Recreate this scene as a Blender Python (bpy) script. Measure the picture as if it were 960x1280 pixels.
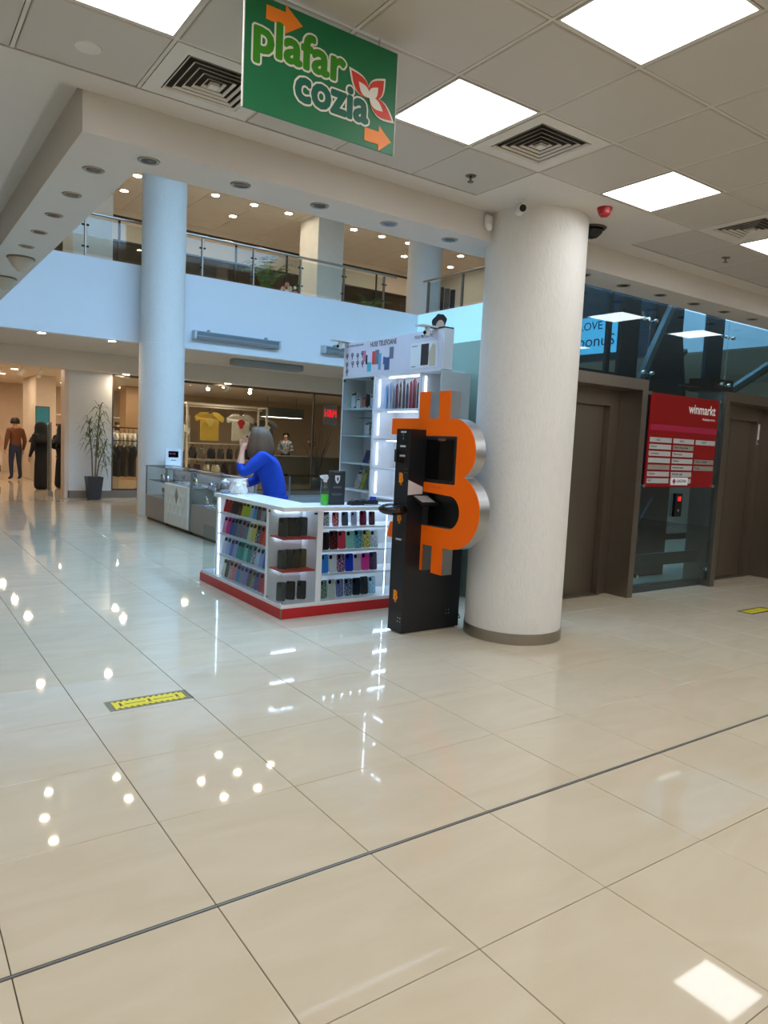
import bpy, bmesh, math, random
from mathutils import Vector, Matrix

random.seed(7)
for o in list(bpy.data.objects):
    bpy.data.objects.remove(o, do_unlink=True)
S = bpy.context.scene
COL = S.collection
PI = math.pi
sin, cos = math.sin, math.cos

# ------------------------------------------------------------------ camera
F_PX, PITCH, ROLL, YAW = 901.8, .0946, .0473, .6152
CAM = Vector((-.2844, -2.0857, 1.5218))
fwd = Vector((sin(YAW) * cos(PITCH), cos(YAW) * cos(PITCH), -sin(PITCH)))
rt0 = Vector((cos(YAW), -sin(YAW), 0))
up0 = rt0.cross(fwd)
RT = cos(ROLL) * rt0 + sin(ROLL) * up0
UP = -sin(ROLL) * rt0 + cos(ROLL) * up0
cd = bpy.data.cameras.new('camera')
cam = bpy.data.objects.new('camera', cd)
COL.objects.link(cam)
m = Matrix((RT, UP, -fwd)).transposed().to_4x4()
m.translation = CAM
cam.matrix_world = m
cd.sensor_fit = 'VERTICAL'
cd.sensor_height = 36
cd.lens = F_PX / 1280 * 36
cd.clip_end = 200
cd.clip_start = .05
S.camera = cam


def project(p):
    d = Vector(p) - CAM
    z = d.dot(fwd)
    if z < .05:
        return None
    return (480 + F_PX * d.dot(RT) / z, 640 - F_PX * d.dot(UP) / z)


def out_of_frame(pts):
    for p in pts:
        q = project(p)
        if q and 0 <= q[0] <= 960 and 0 <= q[1] <= 1280:
            return False
    return True


# ------------------------------------------------------------------ sky (daylight through the open atrium roof) and exposure
W = bpy.data.worlds.new('World')
S.world = W
W.use_nodes = True
bg = W.node_tree.nodes['Background']
bg.inputs[0].default_value = (.36, .64, 1.0, 1)
bg.inputs[1].default_value = 10.0
S.view_settings.view_transform = 'Standard'
S.view_settings.look = 'None'
S.view_settings.exposure = 0.12
S.view_settings.gamma = 1
S.view_settings.use_curve_mapping = False
PANEL_E = 8.0      # LED ceiling panels
SPOT_E = 95.0     # recessed downlights upstairs and in the shop
STRIP_E = 10.0     # LED strips of the kiosk
try:
    S.cycles.use_denoising = True
    S.cycles.max_bounces = 10
    S.cycles.transparent_max_bounces = 24
    S.cycles.sample_clamp_indirect = 6
except Exception:
    pass


# ------------------------------------------------------------------ materials
def lin(c):
    return tuple(((v / 255) / 12.92 if v / 255 <= .04045 else ((v / 255 + .055) / 1.055) ** 2.4) for v in c)


MATS = {}


def mat(name, rgb, rough=.5, metal=0., spec=.5, var=.06, vscale=6., bump=0., bscale=60., coat=0., emit=0., stretch=None, alpha_glass=False):
    if name in MATS:
        return MATS[name]
    mt = bpy.data.materials.new(name)
    mt.use_nodes = True
    nt = mt.node_tree
    b = nt.nodes['Principled BSDF']
    col = lin(rgb)
    b.inputs['Roughness'].default_value = rough
    b.inputs['Metallic'].default_value = metal
    b.inputs['Specular IOR Level'].default_value = spec
    b.inputs['Coat Weight'].default_value = coat
    tc = nt.nodes.new('ShaderNodeTexCoord')
    mp = nt.nodes.new('ShaderNodeMapping')
    nt.links.new(tc.outputs['Object'], mp.inputs[0])
    if stretch:
        mp.inputs['Scale'].default_value = stretch
    nz = nt.nodes.new('ShaderNodeTexNoise')
    nz.inputs['Scale'].default_value = vscale
    nz.inputs['Detail'].default_value = 3
    nt.links.new(mp.outputs[0], nz.inputs['Vector'])
    mx = nt.nodes.new('ShaderNodeMix')
    mx.data_type = 'RGBA'
    mx.inputs['A'].default_value = (*[max(0, v * (1 - var)) for v in col], 1)
    mx.inputs['B'].default_value = (*[min(1, v * (1 + var)) for v in col], 1)
    nt.links.new(nz.outputs['Fac'], mx.inputs['Factor'])
    nt.links.new(mx.outputs['Result'], b.inputs['Base Color'])
    if bump:
        n2 = nt.nodes.new('ShaderNodeTexNoise')
        n2.inputs['Scale'].default_value = bscale
        n2.inputs['Detail'].default_value = 4
        nt.links.new(mp.outputs[0], n2.inputs['Vector'])
        bp = nt.nodes.new('ShaderNodeBump')
        bp.inputs['Strength'].default_value = bump
        bp.inputs['Distance'].default_value = .01
        nt.links.new(n2.outputs['Fac'], bp.inputs['Height'])
        nt.links.new(bp.outputs[0], b.inputs['Normal'])
    if emit:
        b.inputs['Emission Color'].default_value = (*col, 1)
        b.inputs['Emission Strength'].default_value = emit
    MATS[name] = mt
    return mt


def glass(name, tint=(235, 245, 245), refl=1.0, ior=1.5):
    if name in MATS:
        return MATS[name]
    mt = bpy.data.materials.new(name)
    mt.use_nodes = True
    nt = mt.node_tree
    nt.nodes.clear()
    out = nt.nodes.new('ShaderNodeOutputMaterial')
    tr = nt.nodes.new('ShaderNodeBsdfTransparent')
    tr.inputs[0].default_value = (*lin(tint), 1)
    gl = nt.nodes.new('ShaderNodeBsdfGlossy')
    gl.inputs['Roughness'].default_value = .01
    gl.inputs[0].default_value = (refl, refl, refl, 1)
    f0 = ((ior - 1) / (ior + 1)) ** 2
    lw = nt.nodes.new('ShaderNodeLayerWeight')
    lw.inputs[0].default_value = .5
    pw = nt.nodes.new('ShaderNodeMath'); pw.operation = 'POWER'; pw.inputs[1].default_value = 5
    nt.links.new(lw.outputs['Facing'], pw.inputs[0])
    fr = nt.nodes.new('ShaderNodeMath'); fr.operation = 'MULTIPLY_ADD'
    fr.inputs[1].default_value = 1 - f0; fr.inputs[2].default_value = f0
    nt.links.new(pw.outputs[0], fr.inputs[0])
    mx = nt.nodes.new('ShaderNodeMixShader')
    nt.links.new(fr.outputs[0], mx.inputs[0])
    nt.links.new(tr.outputs[0], mx.inputs[1])
    nt.links.new(gl.outputs[0], mx.inputs[2])
    nt.links.new(mx.outputs[0], out.inputs[0])
    MATS[name] = mt
    return mt


def pattern(name, c1, c2, scale=60., thr=.35, rough=.35):
    """two-colour blotch pattern (printed phone cases, garments)"""
    if name in MATS:
        return MATS[name]
    mt = mat(name, c1, rough)
    nt = mt.node_tree
    b = nt.nodes['Principled BSDF']
    vo = nt.nodes.new('ShaderNodeTexVoronoi')
    vo.inputs['Scale'].default_value = scale
    tc = nt.nodes.new('ShaderNodeTexCoord')
    nt.links.new(tc.outputs['Object'], vo.inputs['Vector'])
    rp = nt.nodes.new('ShaderNodeValToRGB')
    rp.color_ramp.elements[0].position = thr
    rp.color_ramp.elements[0].color = (*lin(c2), 1)
    rp.color_ramp.elements[1].position = thr + .08
    rp.color_ramp.elements[1].color = (*lin(c1), 1)
    nt.links.new(vo.outputs['Distance'], rp.inputs[0])
    nt.links.new(rp.outputs[0], b.inputs['Base Color'])
    return mt


def tile_material():
    mt = bpy.data.materials.new('porcelain_tile')
    mt.use_nodes = True
    nt = mt.node_tree
    b = nt.nodes['Principled BSDF']
    g = nt.nodes.new('ShaderNodeNewGeometry')
    oi = nt.nodes.new('ShaderNodeObjectInfo')
    mul = nt.nodes.new('ShaderNodeMath'); mul.operation = 'MULTIPLY'; mul.inputs[1].default_value = 37.
    nt.links.new(oi.outputs['Random'], mul.inputs[0])
    add = nt.nodes.new('ShaderNodeVectorMath'); add.operation = 'ADD'
    nt.links.new(g.outputs['Position'], add.inputs[0])
    nt.links.new(mul.outputs[0], add.inputs[1])
    mp = nt.nodes.new('ShaderNodeMapping'); mp.inputs['Scale'].default_value = (1.1, 3.2, 1)
    mp.inputs['Rotation'].default_value = (0, 0, .7)
    nt.links.new(add.outputs[0], mp.inputs[0])
    n1 = nt.nodes.new('ShaderNodeTexNoise'); n1.inputs['Scale'].default_value = 1.6; n1.inputs['Detail'].default_value = 6
    n1.inputs['Distortion'].default_value = 1.2
    nt.links.new(mp.outputs[0], n1.inputs['Vector'])
    rp = nt.nodes.new('ShaderNodeValToRGB')
    e = rp.color_ramp.elements
    e[0].position = .30; e[0].color = (*lin((203, 188, 163)), 1)
    e[1].position = .68; e[1].color = (*lin((210, 196, 173)), 1)
    nt.links.new(n1.outputs['Fac'], rp.inputs[0])
    n2 = nt.nodes.new('ShaderNodeTexNoise'); n2.inputs['Scale'].default_value = 900; n2.inputs['Detail'].default_value = 2
    nt.links.new(g.outputs['Position'], n2.inputs['Vector'])
    mx = nt.nodes.new('ShaderNodeMix'); mx.data_type = 'RGBA'; mx.blend_type = 'MULTIPLY'
    mx.inputs['Factor'].default_value = .10
    nt.links.new(rp.outputs[0], mx.inputs['A'])
    nt.links.new(n2.outputs['Color'], mx.inputs['B'])
    nt.links.new(mx.outputs['Result'], b.inputs['Base Color'])
    b.inputs['Roughness'].default_value = .035
    b.inputs['IOR'].default_value = 1.42
    MATS['porcelain_tile'] = mt
    return mt


TILE = tile_material()
WHITE = mat('white_paint', (222, 218, 212), .6, var=.02)
CEILP = mat('ceiling_panel_white', (196, 189, 180), .55, var=.02)
GYPS = mat('gypsum_white', (212, 206, 199), .7, var=.02)
PILLAR = mat('stucco_white', (226, 223, 218), .8, var=.05, vscale=30, bump=.5, bscale=70, stretch=(1, 1, .35))
STEEL = mat('brushed_steel', (165, 160, 152), .3, 1., var=.12, vscale=3, stretch=(1, 1, 60))
CHROME = mat('chrome', (205, 205, 205), .12, 1.)
DSTEEL = mat('bronze_brushed_steel', (146, 138, 128), .38, 1., var=.10, vscale=4, stretch=(40, 40, .4))
BLACK = mat('black_matt', (20, 20, 22), .45)
BLACKG = mat('black_gloss', (9, 9, 10), .12)
GROUT = mat('grout', (70, 61, 50), .8)
ORANGE = mat('orange_acrylic', (255, 106, 2), .5, spec=.2, var=.02)
SILVER = mat('silver_edge', (176, 178, 180), .32, .9, var=.05)
RED = mat('red_laminate', (190, 26, 30), .35, var=.05)
KWHITE = mat('kiosk_white_board', (232, 233, 236), .35, var=.02)
GLASS = glass('clear_glass', (242, 248, 248), .45, 1.42)
GLASSD = glass('elevator_glass', (190, 212, 214), 1.0, 1.75)
LEDM = mat('led_strip_light', (215, 232, 255), .5, emit=STRIP_E)
PANELM = mat('led_panel_light', (248, 252, 255), .5, emit=PANEL_E)
SPOTM = mat('warm_downlight', (255, 240, 215), .5, emit=SPOT_E)
SHOPM = mat('shop_downlight_lamp', (255, 232, 204), .5, emit=280.)
SKIN = mat('skin', (214, 160, 132), .5)


# ------------------------------------------------------------------ mesh builder
class MB:
    def __init__(s):
        s.v = []; s.f = []; s.m = []

    def add(s, v, f, mi=0):
        o = len(s.v)
        s.v += [tuple(p) for p in v]
        s.f += [tuple(i + o for i in q) for q in f]
        s.m += [mi] * len(f)
        return s

    def box(s, x0, x1, y0, y1, z0, z1, mi=0):
        v = [(x, y, z) for x in (x0, x1) for y in (y0, y1) for z in (z0, z1)]
        f = [(0, 1, 3, 2), (4, 6, 7, 5), (0, 4, 5, 1), (2, 3, 7, 6), (0, 2, 6, 4), (1, 5, 7, 3)]
        return s.add(v, f, mi)

    def cham(s, x0, x1, y0, y1, z0, z1, b=.005, mi=0):
        bm = bmesh.new()
        bmesh.ops.create_cube(bm, size=1)
        for q in bm.verts:
            q.co = Vector(((x0 + x1) / 2 + q.co.x * (x1 - x0), (y0 + y1) / 2 + q.co.y * (y1 - y0), (z0 + z1) / 2 + q.co.z * (z1 - z0)))
        bmesh.ops.bevel(bm, geom=list(bm.edges), offset=b, segments=1, affect='EDGES')
        bm.verts.ensure_lookup_table()
        s.add([q.co[:] for q in bm.verts], [[w.index for w in fc.verts] for fc in bm.faces], mi)
        bm.free()
        return s

    def prism(s, pts, d0, d1, axis='z', mi=0):
        """polygon pts (a,b) extruded along axis; x: (a,b)=(y,z), y: (a,b)=(x,z), z: (a,b)=(x,y)"""
        P = {'x': lambda a, b, d: (d, a, b), 'y': lambda a, b, d: (a, d, b), 'z': lambda a, b, d: (a, b, d)}[axis]
        n = len(pts)
        v = [P(a, b, d0) for a, b in pts] + [P(a, b, d1) for a, b in pts]
        f = [tuple(range(n)), tuple(range(2 * n - 1, n - 1, -1))] + [(i, i + n, (i + 1) % n + n, (i + 1) % n) for i in range(n)]
        return s.add(v, f, mi)

    def cyl(s, p0, p1, r0, r1=None, n=16, mi=0, caps=True):
        r1 = r0 if r1 is None else r1
        p0, p1 = Vector(p0), Vector(p1)
        d = (p1 - p0).normalized()
        a = d.orthogonal().normalized(); b = d.cross(a)
        v = []
        for p, r in ((p0, r0), (p1, r1)):
            v += [p + r * (cos(2 * PI * i / n) * a + sin(2 * PI * i / n) * b) for i in range(n)]
        f = [(i, (i + 1) % n, (i + 1) % n + n, i + n) for i in range(n)]
        if caps:
            f += [tuple(range(n - 1, -1, -1)), tuple(range(n, 2 * n))]
        return s.add(v, f, mi)

    def tube(s, pts, r, n=8, mi=0):
        pts = [Vector(p) for p in pts]
        v = []
        a = None
        for i, p in enumerate(pts):
            d = (pts[min(i + 1, len(pts) - 1)] - pts[max(i - 1, 0)]).normalized()
            if a is None:
                a = d.orthogonal().normalized()
            else:
                a = (a - d * a.dot(d))
                a = a.normalized() if a.length > 1e-6 else d.orthogonal().normalized()
            b = d.cross(a)
            rr = r[i] if isinstance(r, (list, tuple)) else r
            v += [p + rr * (cos(2 * PI * k / n) * a + sin(2 * PI * k / n) * b) for k in range(n)]
        f = []
        for i in range(len(pts) - 1):
            f += [(i * n + k, i * n + (k + 1) % n, (i + 1) * n + (k + 1) % n, (i + 1) * n + k) for k in range(n)]
        f += [tuple(range(n - 1, -1, -1)), tuple(range((len(pts) - 1) * n, len(pts) * n))]
        return s.add(v, f, mi)

    def lathe(s, prof, c=(0, 0, 0), n=24, mi=0, sx=1, sy=1):
        v = []
        for r, z in prof:
            r = max(r, 1e-4)
            v += [(c[0] + sx * r * cos(2 * PI * i / n), c[1] + sy * r * sin(2 * PI * i / n), c[2] + z) for i in range(n)]
        f = []
        for j in range(len(prof) - 1):
            f += [(j * n + i, j * n + (i + 1) % n, (j + 1) * n + (i + 1) % n, (j + 1) * n + i) for i in range(n)]
        f += [tuple(range(n - 1, -1, -1)), tuple(range((len(prof) - 1) * n, len(prof) * n))]
        return s.add(v, f, mi)

    def ball(s, c, r, n=14, k=8, mi=0):
        r = (r, r, r) if not isinstance(r, (tuple, list)) else r
        prof = [(sin(PI * j / k), -cos(PI * j / k)) for j in range(k + 1)]
        o = len(s.v)
        s.lathe(prof, (0, 0, 0), n, mi)
        for i in range(o, len(s.v)):
            x, y, z = s.v[i]
            s.v[i] = (c[0] + x * r[0], c[1] + y * r[1], c[2] + z * r[2])
        return s

    def xf(s, M):
        s.v = [tuple(M @ Vector(p)) for p in s.v]
        return s

    def mesh(s, name, mats):
        me = bpy.data.meshes.new(name)
        me.from_pydata(s.v, [], s.f)
        for mt in (mats if isinstance(mats, (list, tuple)) else [mats]):
            me.materials.append(mt)
        if any(s.m):
            me.polygons.foreach_set('material_index', s.m)
        return me

    def build(s, name, mats, parent=None, smooth=False, auto=None):
        w = wpos(parent)
        if w.length > 0:
            s.v = [(a - w.x, b - w.y, c - w.z) for a, b, c in s.v]
        me = s.mesh(name, mats)
        fix_normals(me)
        if smooth:
            me.polygons.foreach_set('use_smooth', [True] * len(me.polygons))
            if auto:
                try:
                    me.set_sharp_from_angle(angle=auto)
                except Exception:
                    pass
        o = bpy.data.objects.new(name, me)
        COL.objects.link(o)
        o.parent = parent
        return o


def fix_normals(me):
    bm = bmesh.new(); bm.from_mesh(me)
    bmesh.ops.recalc_face_normals(bm, faces=bm.faces)
    bm.to_mesh(me); bm.free()


def wpos(o):
    w = Vector((0, 0, 0))
    while o is not None:
        w += o.location; o = o.parent
    return w


def thing(name, label, cat, loc=(0, 0, 0), group=None):
    o = bpy.data.objects.new(name, None)
    o.empty_display_size = .1
    COL.objects.link(o)
    o.location = loc
    return tag(o, label, cat, group)


def tag(o, label, cat, group=None):
    o['label'] = label; o['category'] = cat
    if group:
        o['group'] = group
    return o


def struct(o, label=None):
    o['kind'] = 'structure'
    if label:
        o['label'] = label; o['category'] = 'structure'
    return o


def copy_tree(o, parent=None):
    c = o.copy(); COL.objects.link(c); c.parent = parent
    for ch in o.children:
        copy_tree(ch, c)
    return c


def obj_mat(o, mt, i=0):
    o.material_slots[i].link = 'OBJECT'
    o.material_slots[i].material = mt


def rrect(w, h, r, n=4, cx=0, cy=0):
    pts = []
    for k, (sx, sy) in enumerate(((1, 1), (-1, 1), (-1, -1), (1, -1))):
        for i in range(n + 1):
            a = k * PI / 2 + i * PI / 2 / n
            pts.append((cx + sx * (w / 2 - r) + r * cos(a), cy + sy * (h / 2 - r) + r * sin(a)))
    return pts


# orientation frames: text local (x right, y up, z toward the viewer)
def face_negy(x, y, z):     # readable from -y
    return Matrix(((1, 0, 0, x), (0, 0, -1, y), (0, 1, 0, z), (0, 0, 0, 1)))


def face_negx(x, y, z):     # readable from -x
    return Matrix(((0, 0, -1, x), (-1, 0, 0, y), (0, 1, 0, z), (0, 0, 0, 1)))


def face_up(x, y, z):
    return Matrix(((1, 0, 0, x), (0, 1, 0, y), (0, 0, 1, z), (0, 0, 0, 1)))


def curve_mesh(cu):
    o = bpy.data.objects.new('tmp', cu)
    COL.objects.link(o)
    dg = bpy.context.evaluated_depsgraph_get()
    me = bpy.data.meshes.new_from_object(o.evaluated_get(dg))
    bpy.data.objects.remove(o, do_unlink=True)
    bpy.data.curves.remove(cu)
    return me


def text(s, M, size, mt, parent, name='lettering', ext=.001, off=0., align='LEFT', width=None, sx=1.):
    cu = bpy.data.curves.new('t', 'FONT')
    cu.body = s; cu.size = size; cu.extrude = ext; cu.offset = off
    cu.align_x = align; cu.align_y = 'BOTTOM_BASELINE' if False else 'BOTTOM'
    cu.resolution_u = 3
    me = curve_mesh(cu)
    if width:
        xs = [v.co.x for v in me.vertices]
        k = width / max(1e-6, max(xs) - min(xs))
        x0 = min(xs) if align == 'LEFT' else (0 if align == 'CENTER' else max(xs))
        for v in me.vertices:
            v.co.x = (v.co.x - x0) * k
    w = Matrix.Translation(-wpos(parent))
    me.transform(w @ M)
    me.materials.clear(); me.materials.append(mt)
    o = bpy.data.objects.new(name, me)
    COL.objects.link(o); o.parent = parent
    return o


def fat_text(s, M, size, mt, parent, name, width, height, radius, n=14, depth=.0008):
    """lettering thickened evenly by 'radius': shifted copies of the flat glyphs merged in one mesh"""
    cu = bpy.data.curves.new('t', 'FONT')
    cu.body = s; cu.size = size; cu.resolution_u = 3
    me = curve_mesh(cu)
    xs = [v.co.x for v in me.vertices]; ys_ = [v.co.y for v in me.vertices]
    kx = width / (max(xs) - min(xs)); ky = height / (max(ys_) - min(ys_))
    x0, y0 = min(xs), min(ys_)
    base = [((v.co.x - x0) * kx, (v.co.y - y0) * ky) for v in me.vertices]
    fc = [tuple(p.vertices) for p in me.polygons]
    b = MB()
    sh = [(0, 0)] + [(radius * cos(2 * PI * i / n), radius * sin(2 * PI * i / n)) for i in range(n)]
    for k, (dx, dy) in enumerate(sh):
        b.add([(p + dx, q + dy, depth * k / len(sh)) for p, q in base], fc)
    b.xf(Matrix.Translation(-wpos(parent)) @ M)
    o = bpy.data.objects.new(name, b.mesh(name, mt))
    COL.objects.link(o); o.parent = parent
    bpy.data.meshes.remove(me)
    return o


def shape2d(loops, M, ext, mt, parent, name):
    """filled 2D outline (first loop) with holes, extruded +-ext, placed by M"""
    cu = bpy.data.curves.new('s', 'CURVE')
    cu.dimensions = '2D'; cu.fill_mode = 'BOTH'; cu.extrude = ext
    for L in loops:
        sp = cu.splines.new('POLY')
        sp.points.add(len(L) - 1)
        for p, q in zip(sp.points, L):
            p.co = (q[0], q[1], 0, 1)
        sp.use_cyclic_u = True
    me = curve_mesh(cu)
    me.transform(Matrix.Translation(-wpos(parent)) @ M)
    me.materials.clear(); me.materials.append(mt)
    o = bpy.data.objects.new(name, me)
    COL.objects.link(o); o.parent = parent
    return o


# ================================================================== THE SETTING
def sbox(name, *a, mt=WHITE, parent=None, label=None):
    o = MB().box(*a).build(name, mt, parent)
    if parent is None:
        struct(o, label)
    return o


CZ = 3.33          # grid ceiling
BZ = 3.117         # underside of the beams round the atrium
FY = 11.75         # far fascia of the atrium
FX = 10.2          # right fascia of the atrium
SZ = 3.17          # soffit beyond the atrium
PZ = 4.57          # parapet top upstairs
UZ = 4.25          # upper floor level
RZ = 7.0           # upper ceiling
SY = 14.9          # shop front

# --- floor with porcelain tiles
floor = struct(MB().box(-6, 15, -7, 26, -.2, -.004).build('floor', GROUT))
tiles = []
for i in range(-10, 25):
    for j in range(-11, 44):
        c = [project((i * .6 + a, j * .6 + b, 0)) for a in (0, .6) for b in (0, .6)]
        vis = all(c) and any(-5 < p[0] < 965 and -5 < p[1] < 1285 for p in c)
        if vis:
            (x1, y1), (x2, y2), (x3, y3), (x4, y4) = c
            area = abs((x4 - x1) * (y3 - y2) - (x3 - x2) * (y4 - y1)) / 2
            area *= 1 if (j < 6 or i < 5) else .2     # behind kiosk and lifts little of the floor shows
        else:
            area = 0
        tiles.append((area, i, j))
tiles.sort(reverse=True)
tb = MB().cham(.0016, .5984, .0016, .5984, -.008, 0, .0012)
tile_me = tb.mesh('tile', TILE)
fix_normals(tile_me)
for a, i, j in tiles[:300]:
    t = bpy.data.objects.new('tile', tile_me)
    COL.objects.link(t); t.parent = floor; t.location = (i * .6, j * .6, 0)
rest = MB()
for a, i, j in tiles[300:]:
    rest.box(i * .6 + .0016, i * .6 + .5984, j * .6 + .0016, j * .6 + .5984, -.008, 0)
o = rest.build('tile_field', TILE, floor); o['kind'] = 'stuff'
jn = MB().box(-6, 15, -.008, .008, -.003, .0012, 0)
jn.box(-6, 15, -.003, .003, .0012, .0017, 1)
struct(jn.build('trim_1', [mat('joint_rubber', (78, 76, 72), .6), mat('joint_metal', (150, 148, 142), .4, .8)]))

# --- ceiling: slab, gypsum border, metal panels
ceil = struct(MB().box(-6, 15, -7, 2.21, 3.60, 3.62).box(-6, .53, 2.21, FY + .2, CZ, 3.62)
              .box(.53, .65, 2.21, FY + .2, 3.385, 3.62).build('ceiling', GYPS))
bd = MB().box(-6, 15, 2.003, 2.21, CZ, 3.352).box(3.283, 5.077, 1.403, 2.003, CZ, 3.352)
bd.build('gypsum_border', GYPS, ceil)
LIGHTS = {(m_ * 3, -2 * n_) for m_ in range(-2, 6) for n_ in range(0, 6)} - {(12, -2), (15, -2)}
VENTS = {(1, 1), (4, 0), (8, 0)}
pm = MB().cham(.013, .587, .013, .587, .0, .022, .005)
# shallow pan: bevelled rim around the panel
panel_me = pm.mesh('ceiling_panel', CEILP)
fix_normals(panel_me)
restp = MB()
for a in range(-11, 25):
    for b in range(-14, 2):
        if (a, b) in LIGHTS or (a, b) in VENTS or (b == 1 and a in (5, 6, 7)):
            continue
        x0, y0 = .28 + a * .6, .8 + b * .6
        if x0 < -6 or x0 > 14.4 or y0 < -7:
            continue
        c = [project((x0 + p, y0 + q, CZ)) for p in (0, .6) for q in (0, .6)]
        if all(c) and any(0 < p[0] < 960 and -5 < p[1] < 1280 for p in c):
            t = bpy.data.objects.new('ceiling_panel', panel_me)
            COL.objects.link(t); t.parent = ceil; t.location = (x0, y0, CZ)
        else:
            restp.box(x0 + .013, x0 + .587, y0 + .013, y0 + .587, CZ, CZ + .022)
o = restp.build('panel_field', CEILP, ceil); o['kind'] = 'stuff'
TEE = mat('tee_white', (206, 200, 190), .5)
for a in range(-10, 25):       # the visible bars of the ceiling grid
    x0 = .28 + a * .6
    MB().box(x0 - .009, x0 + .009, -7, 1.39 if a in (6, 7) else 2.0, CZ + .004, CZ + .02).build('tee_bar', TEE, ceil)
for b in range(-12, 2):
    y0 = .8 + b * .6
    MB().box(-6, 15, y0 - .009, y0 + .009, CZ + .0045, CZ + .0205).build('tee_bar', TEE, ceil)

# --- beams round the atrium, fascias, slabs, walls
struct(MB().box(.65, 15, 2.21, 2.61, BZ, UZ).build('beam_front', GYPS))
struct(MB().box(.65, 1.05, 2.61, FY, BZ, UZ).build('beam_left', GYPS))
FASC = mat('fascia_white', (226, 229, 233), .55, var=.015)
struct(MB().box(-6, FX + .2, FY, FY + .18, SZ, PZ).build('fascia_back', FASC))
struct(MB().box(FX, FX + .18, 8.6, FY, SZ, PZ).box(FX, FX + .18, 2.62, 5.2, SZ, PZ).build('fascia_right', FASC))
struct(MB().box(FX, FX + .18, 5.2, 8.6, SZ, PZ).build('trim_3', mat('fascia_dark_glass', (52, 64, 74), .25)))
struct(MB().box(-6, 15, FY + .18, 26, SZ, UZ).box(FX + .18, 15, 2.61, FY + .18, SZ, UZ)
       .box(-6, 15, -7, 2.21, 3.62, UZ).box(-6, .65, 2.21, FY, 3.62, UZ).build('upper_floor_slab', GYPS))
UCEIL = mat('upper_ceiling_cream', (238, 224, 202), .7, var=.02)
struct(MB().box(-6, 15, FY - .1, 26, RZ, RZ + .2).box(-6, 1.05, -7, FY - .1, RZ, RZ + .2)
       .box(1.05, 15, -7, 2.61, RZ, RZ + .2).box(1.05, FX, 6.6, FY - .1, RZ, RZ + .2).box(FX, 15, 2.61, FY - .1, RZ, RZ + .2).build('upper_ceiling', UCEIL))  # unseen roof over the far atrium added to keep sky reflection off the floor
for nm, a in (('wall_left', (-6.2, -6, -7, 26, -.2, 7.2)), ('wall_right', (15, 15.2, -7, 26, -.2, 7.2)),
              ('wall_front', (-6.2, 15.2, -7.2, -7, -.2, 7.2)), ('wall_back', (-6.2, 15.2, 26, 26.2, -.2, 7.2))):
    sbox(nm, *a, mt=mat('wall_offwhite', (214, 206, 196), .6, var=.03))

# --- the round pillars
def pillar(name, x, y, z0, z1, r, r_low=None, zstep=None, ring=None, label=None, n=64):
    if r_low:
        pr = [(r_low, z0), (r_low, zstep), (r, zstep + .004), (r, z1)]
    else:
        pr = [(r, z0), (r, z1)]
    b = MB(); b.lathe(pr, (x, y, 0), n)
    p = struct(b.build(name, PILLAR, None, True, .6), label)
    if ring:
        MB().lathe([(r + .002, .0), (r + .008, .0), (r + .008, ring), (r + .002, ring)], (x, y, 0), n).build('base_ring', STEEL, p, True, .5)
    return p


pillar('pillar', 4.04, 2.11, .001, CZ, .395, ring=.088, label='thick round white stucco pillar with a steel ring at its foot behind the orange machine')
pillar('pillar', 4.04, 11.32, .001, RZ, .385, .402, 3.12, label='round white pillar rising past the upper gallery at the end of the jewellery counter')
pillar('pillar', 11.1, 12.75, UZ, RZ, .43, label='round white pillar standing on the upper gallery by the corner of the balustrade')

# --- shop front, shop shell
SHOPW = mat('shop_white_panel', (224, 222, 218), .5, var=.02)
SHOPB = mat('bulkhead_cream', (232, 218, 200), .65, var=.02)
struct(MB().box(-6, 15, SY - .4, SY + .15, 2.79, SZ).build('shop_bulkhead', SHOPB))
struct(MB().box(3.17, 4.08, SY, SY + .25, .001, 2.79).build('wall_shop_front', SHOPW))
struct(MB().box(3.15, 10.5, SY - .02, SY, .001, .16).build('baseboard_shop', mat('taupe_skirting', (128, 120, 112), .4)))
struct(MB().box(-6, 15, SY + .15, 26, 2.95, SZ).build('shop_ceiling', mat('shop_ceiling_warm', (236, 220, 200), .7)))
struct(MB().box(9.0, 15, 24.2, 24.4, .001, 2.95).box(-6, 9.0, 25.2, 25.4, .001, 2.95).build('wall_shop_back', mat('shop_wall_warm', (222, 200, 174), .7)))
struct(MB().box(3.08, 3.17, SY - .02, SY + .35, .001, 2.79).build('trim_2', mat('shop_jamb', (226, 204, 184), .4)))
win = struct(MB().box(4.08, 4.12, SY + .04, SY + .10, .16, 2.79).box(10.5, 10.56, SY + .04, SY + .10, .16, 2.79)
             .box(4.12, 10.5, SY + .04, SY + .10, 2.74, 2.79).box(9.28, 9.32, SY + .04, SY + .10, .2, 2.74).box(4.12, 10.5, SY + .04, SY + .10, .16, .2)
             .build('window_1', mat('window_frame_dark', (92, 82, 74), .4, .4)))
for x0, x1 in ((4.12, 5.9), (5.9, 7.6), (7.6, 9.28), (9.32, 10.5)):
    MB().box(x0 + .003, x1 - .003, SY + .06, SY + .075, .2, 2.74).build('pane', GLASS, win)
struct(MB().box(10.56, 15, SY, SY + .25, .001, 2.79).build('wall_shop_side', SHOPW))
colb = MB().cham(3.36, 3.87, 20, 22.2, .001, 2.95, .01)
struct(colb.build('shop_column', mat('shop_column_cream', (232, 214, 192), .6)))
struct(MB().cham(2.1, 2.62, 24.0, 25.1, .001, 2.95, .01).build('shop_column', MATS['shop_column_cream']))
struct(MB().cham(6.2, 6.9, 21.5, 22.2, .001, 2.95, .01).build('shop_column', mat('shop_column_oak', (188, 150, 112), .5)))

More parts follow.
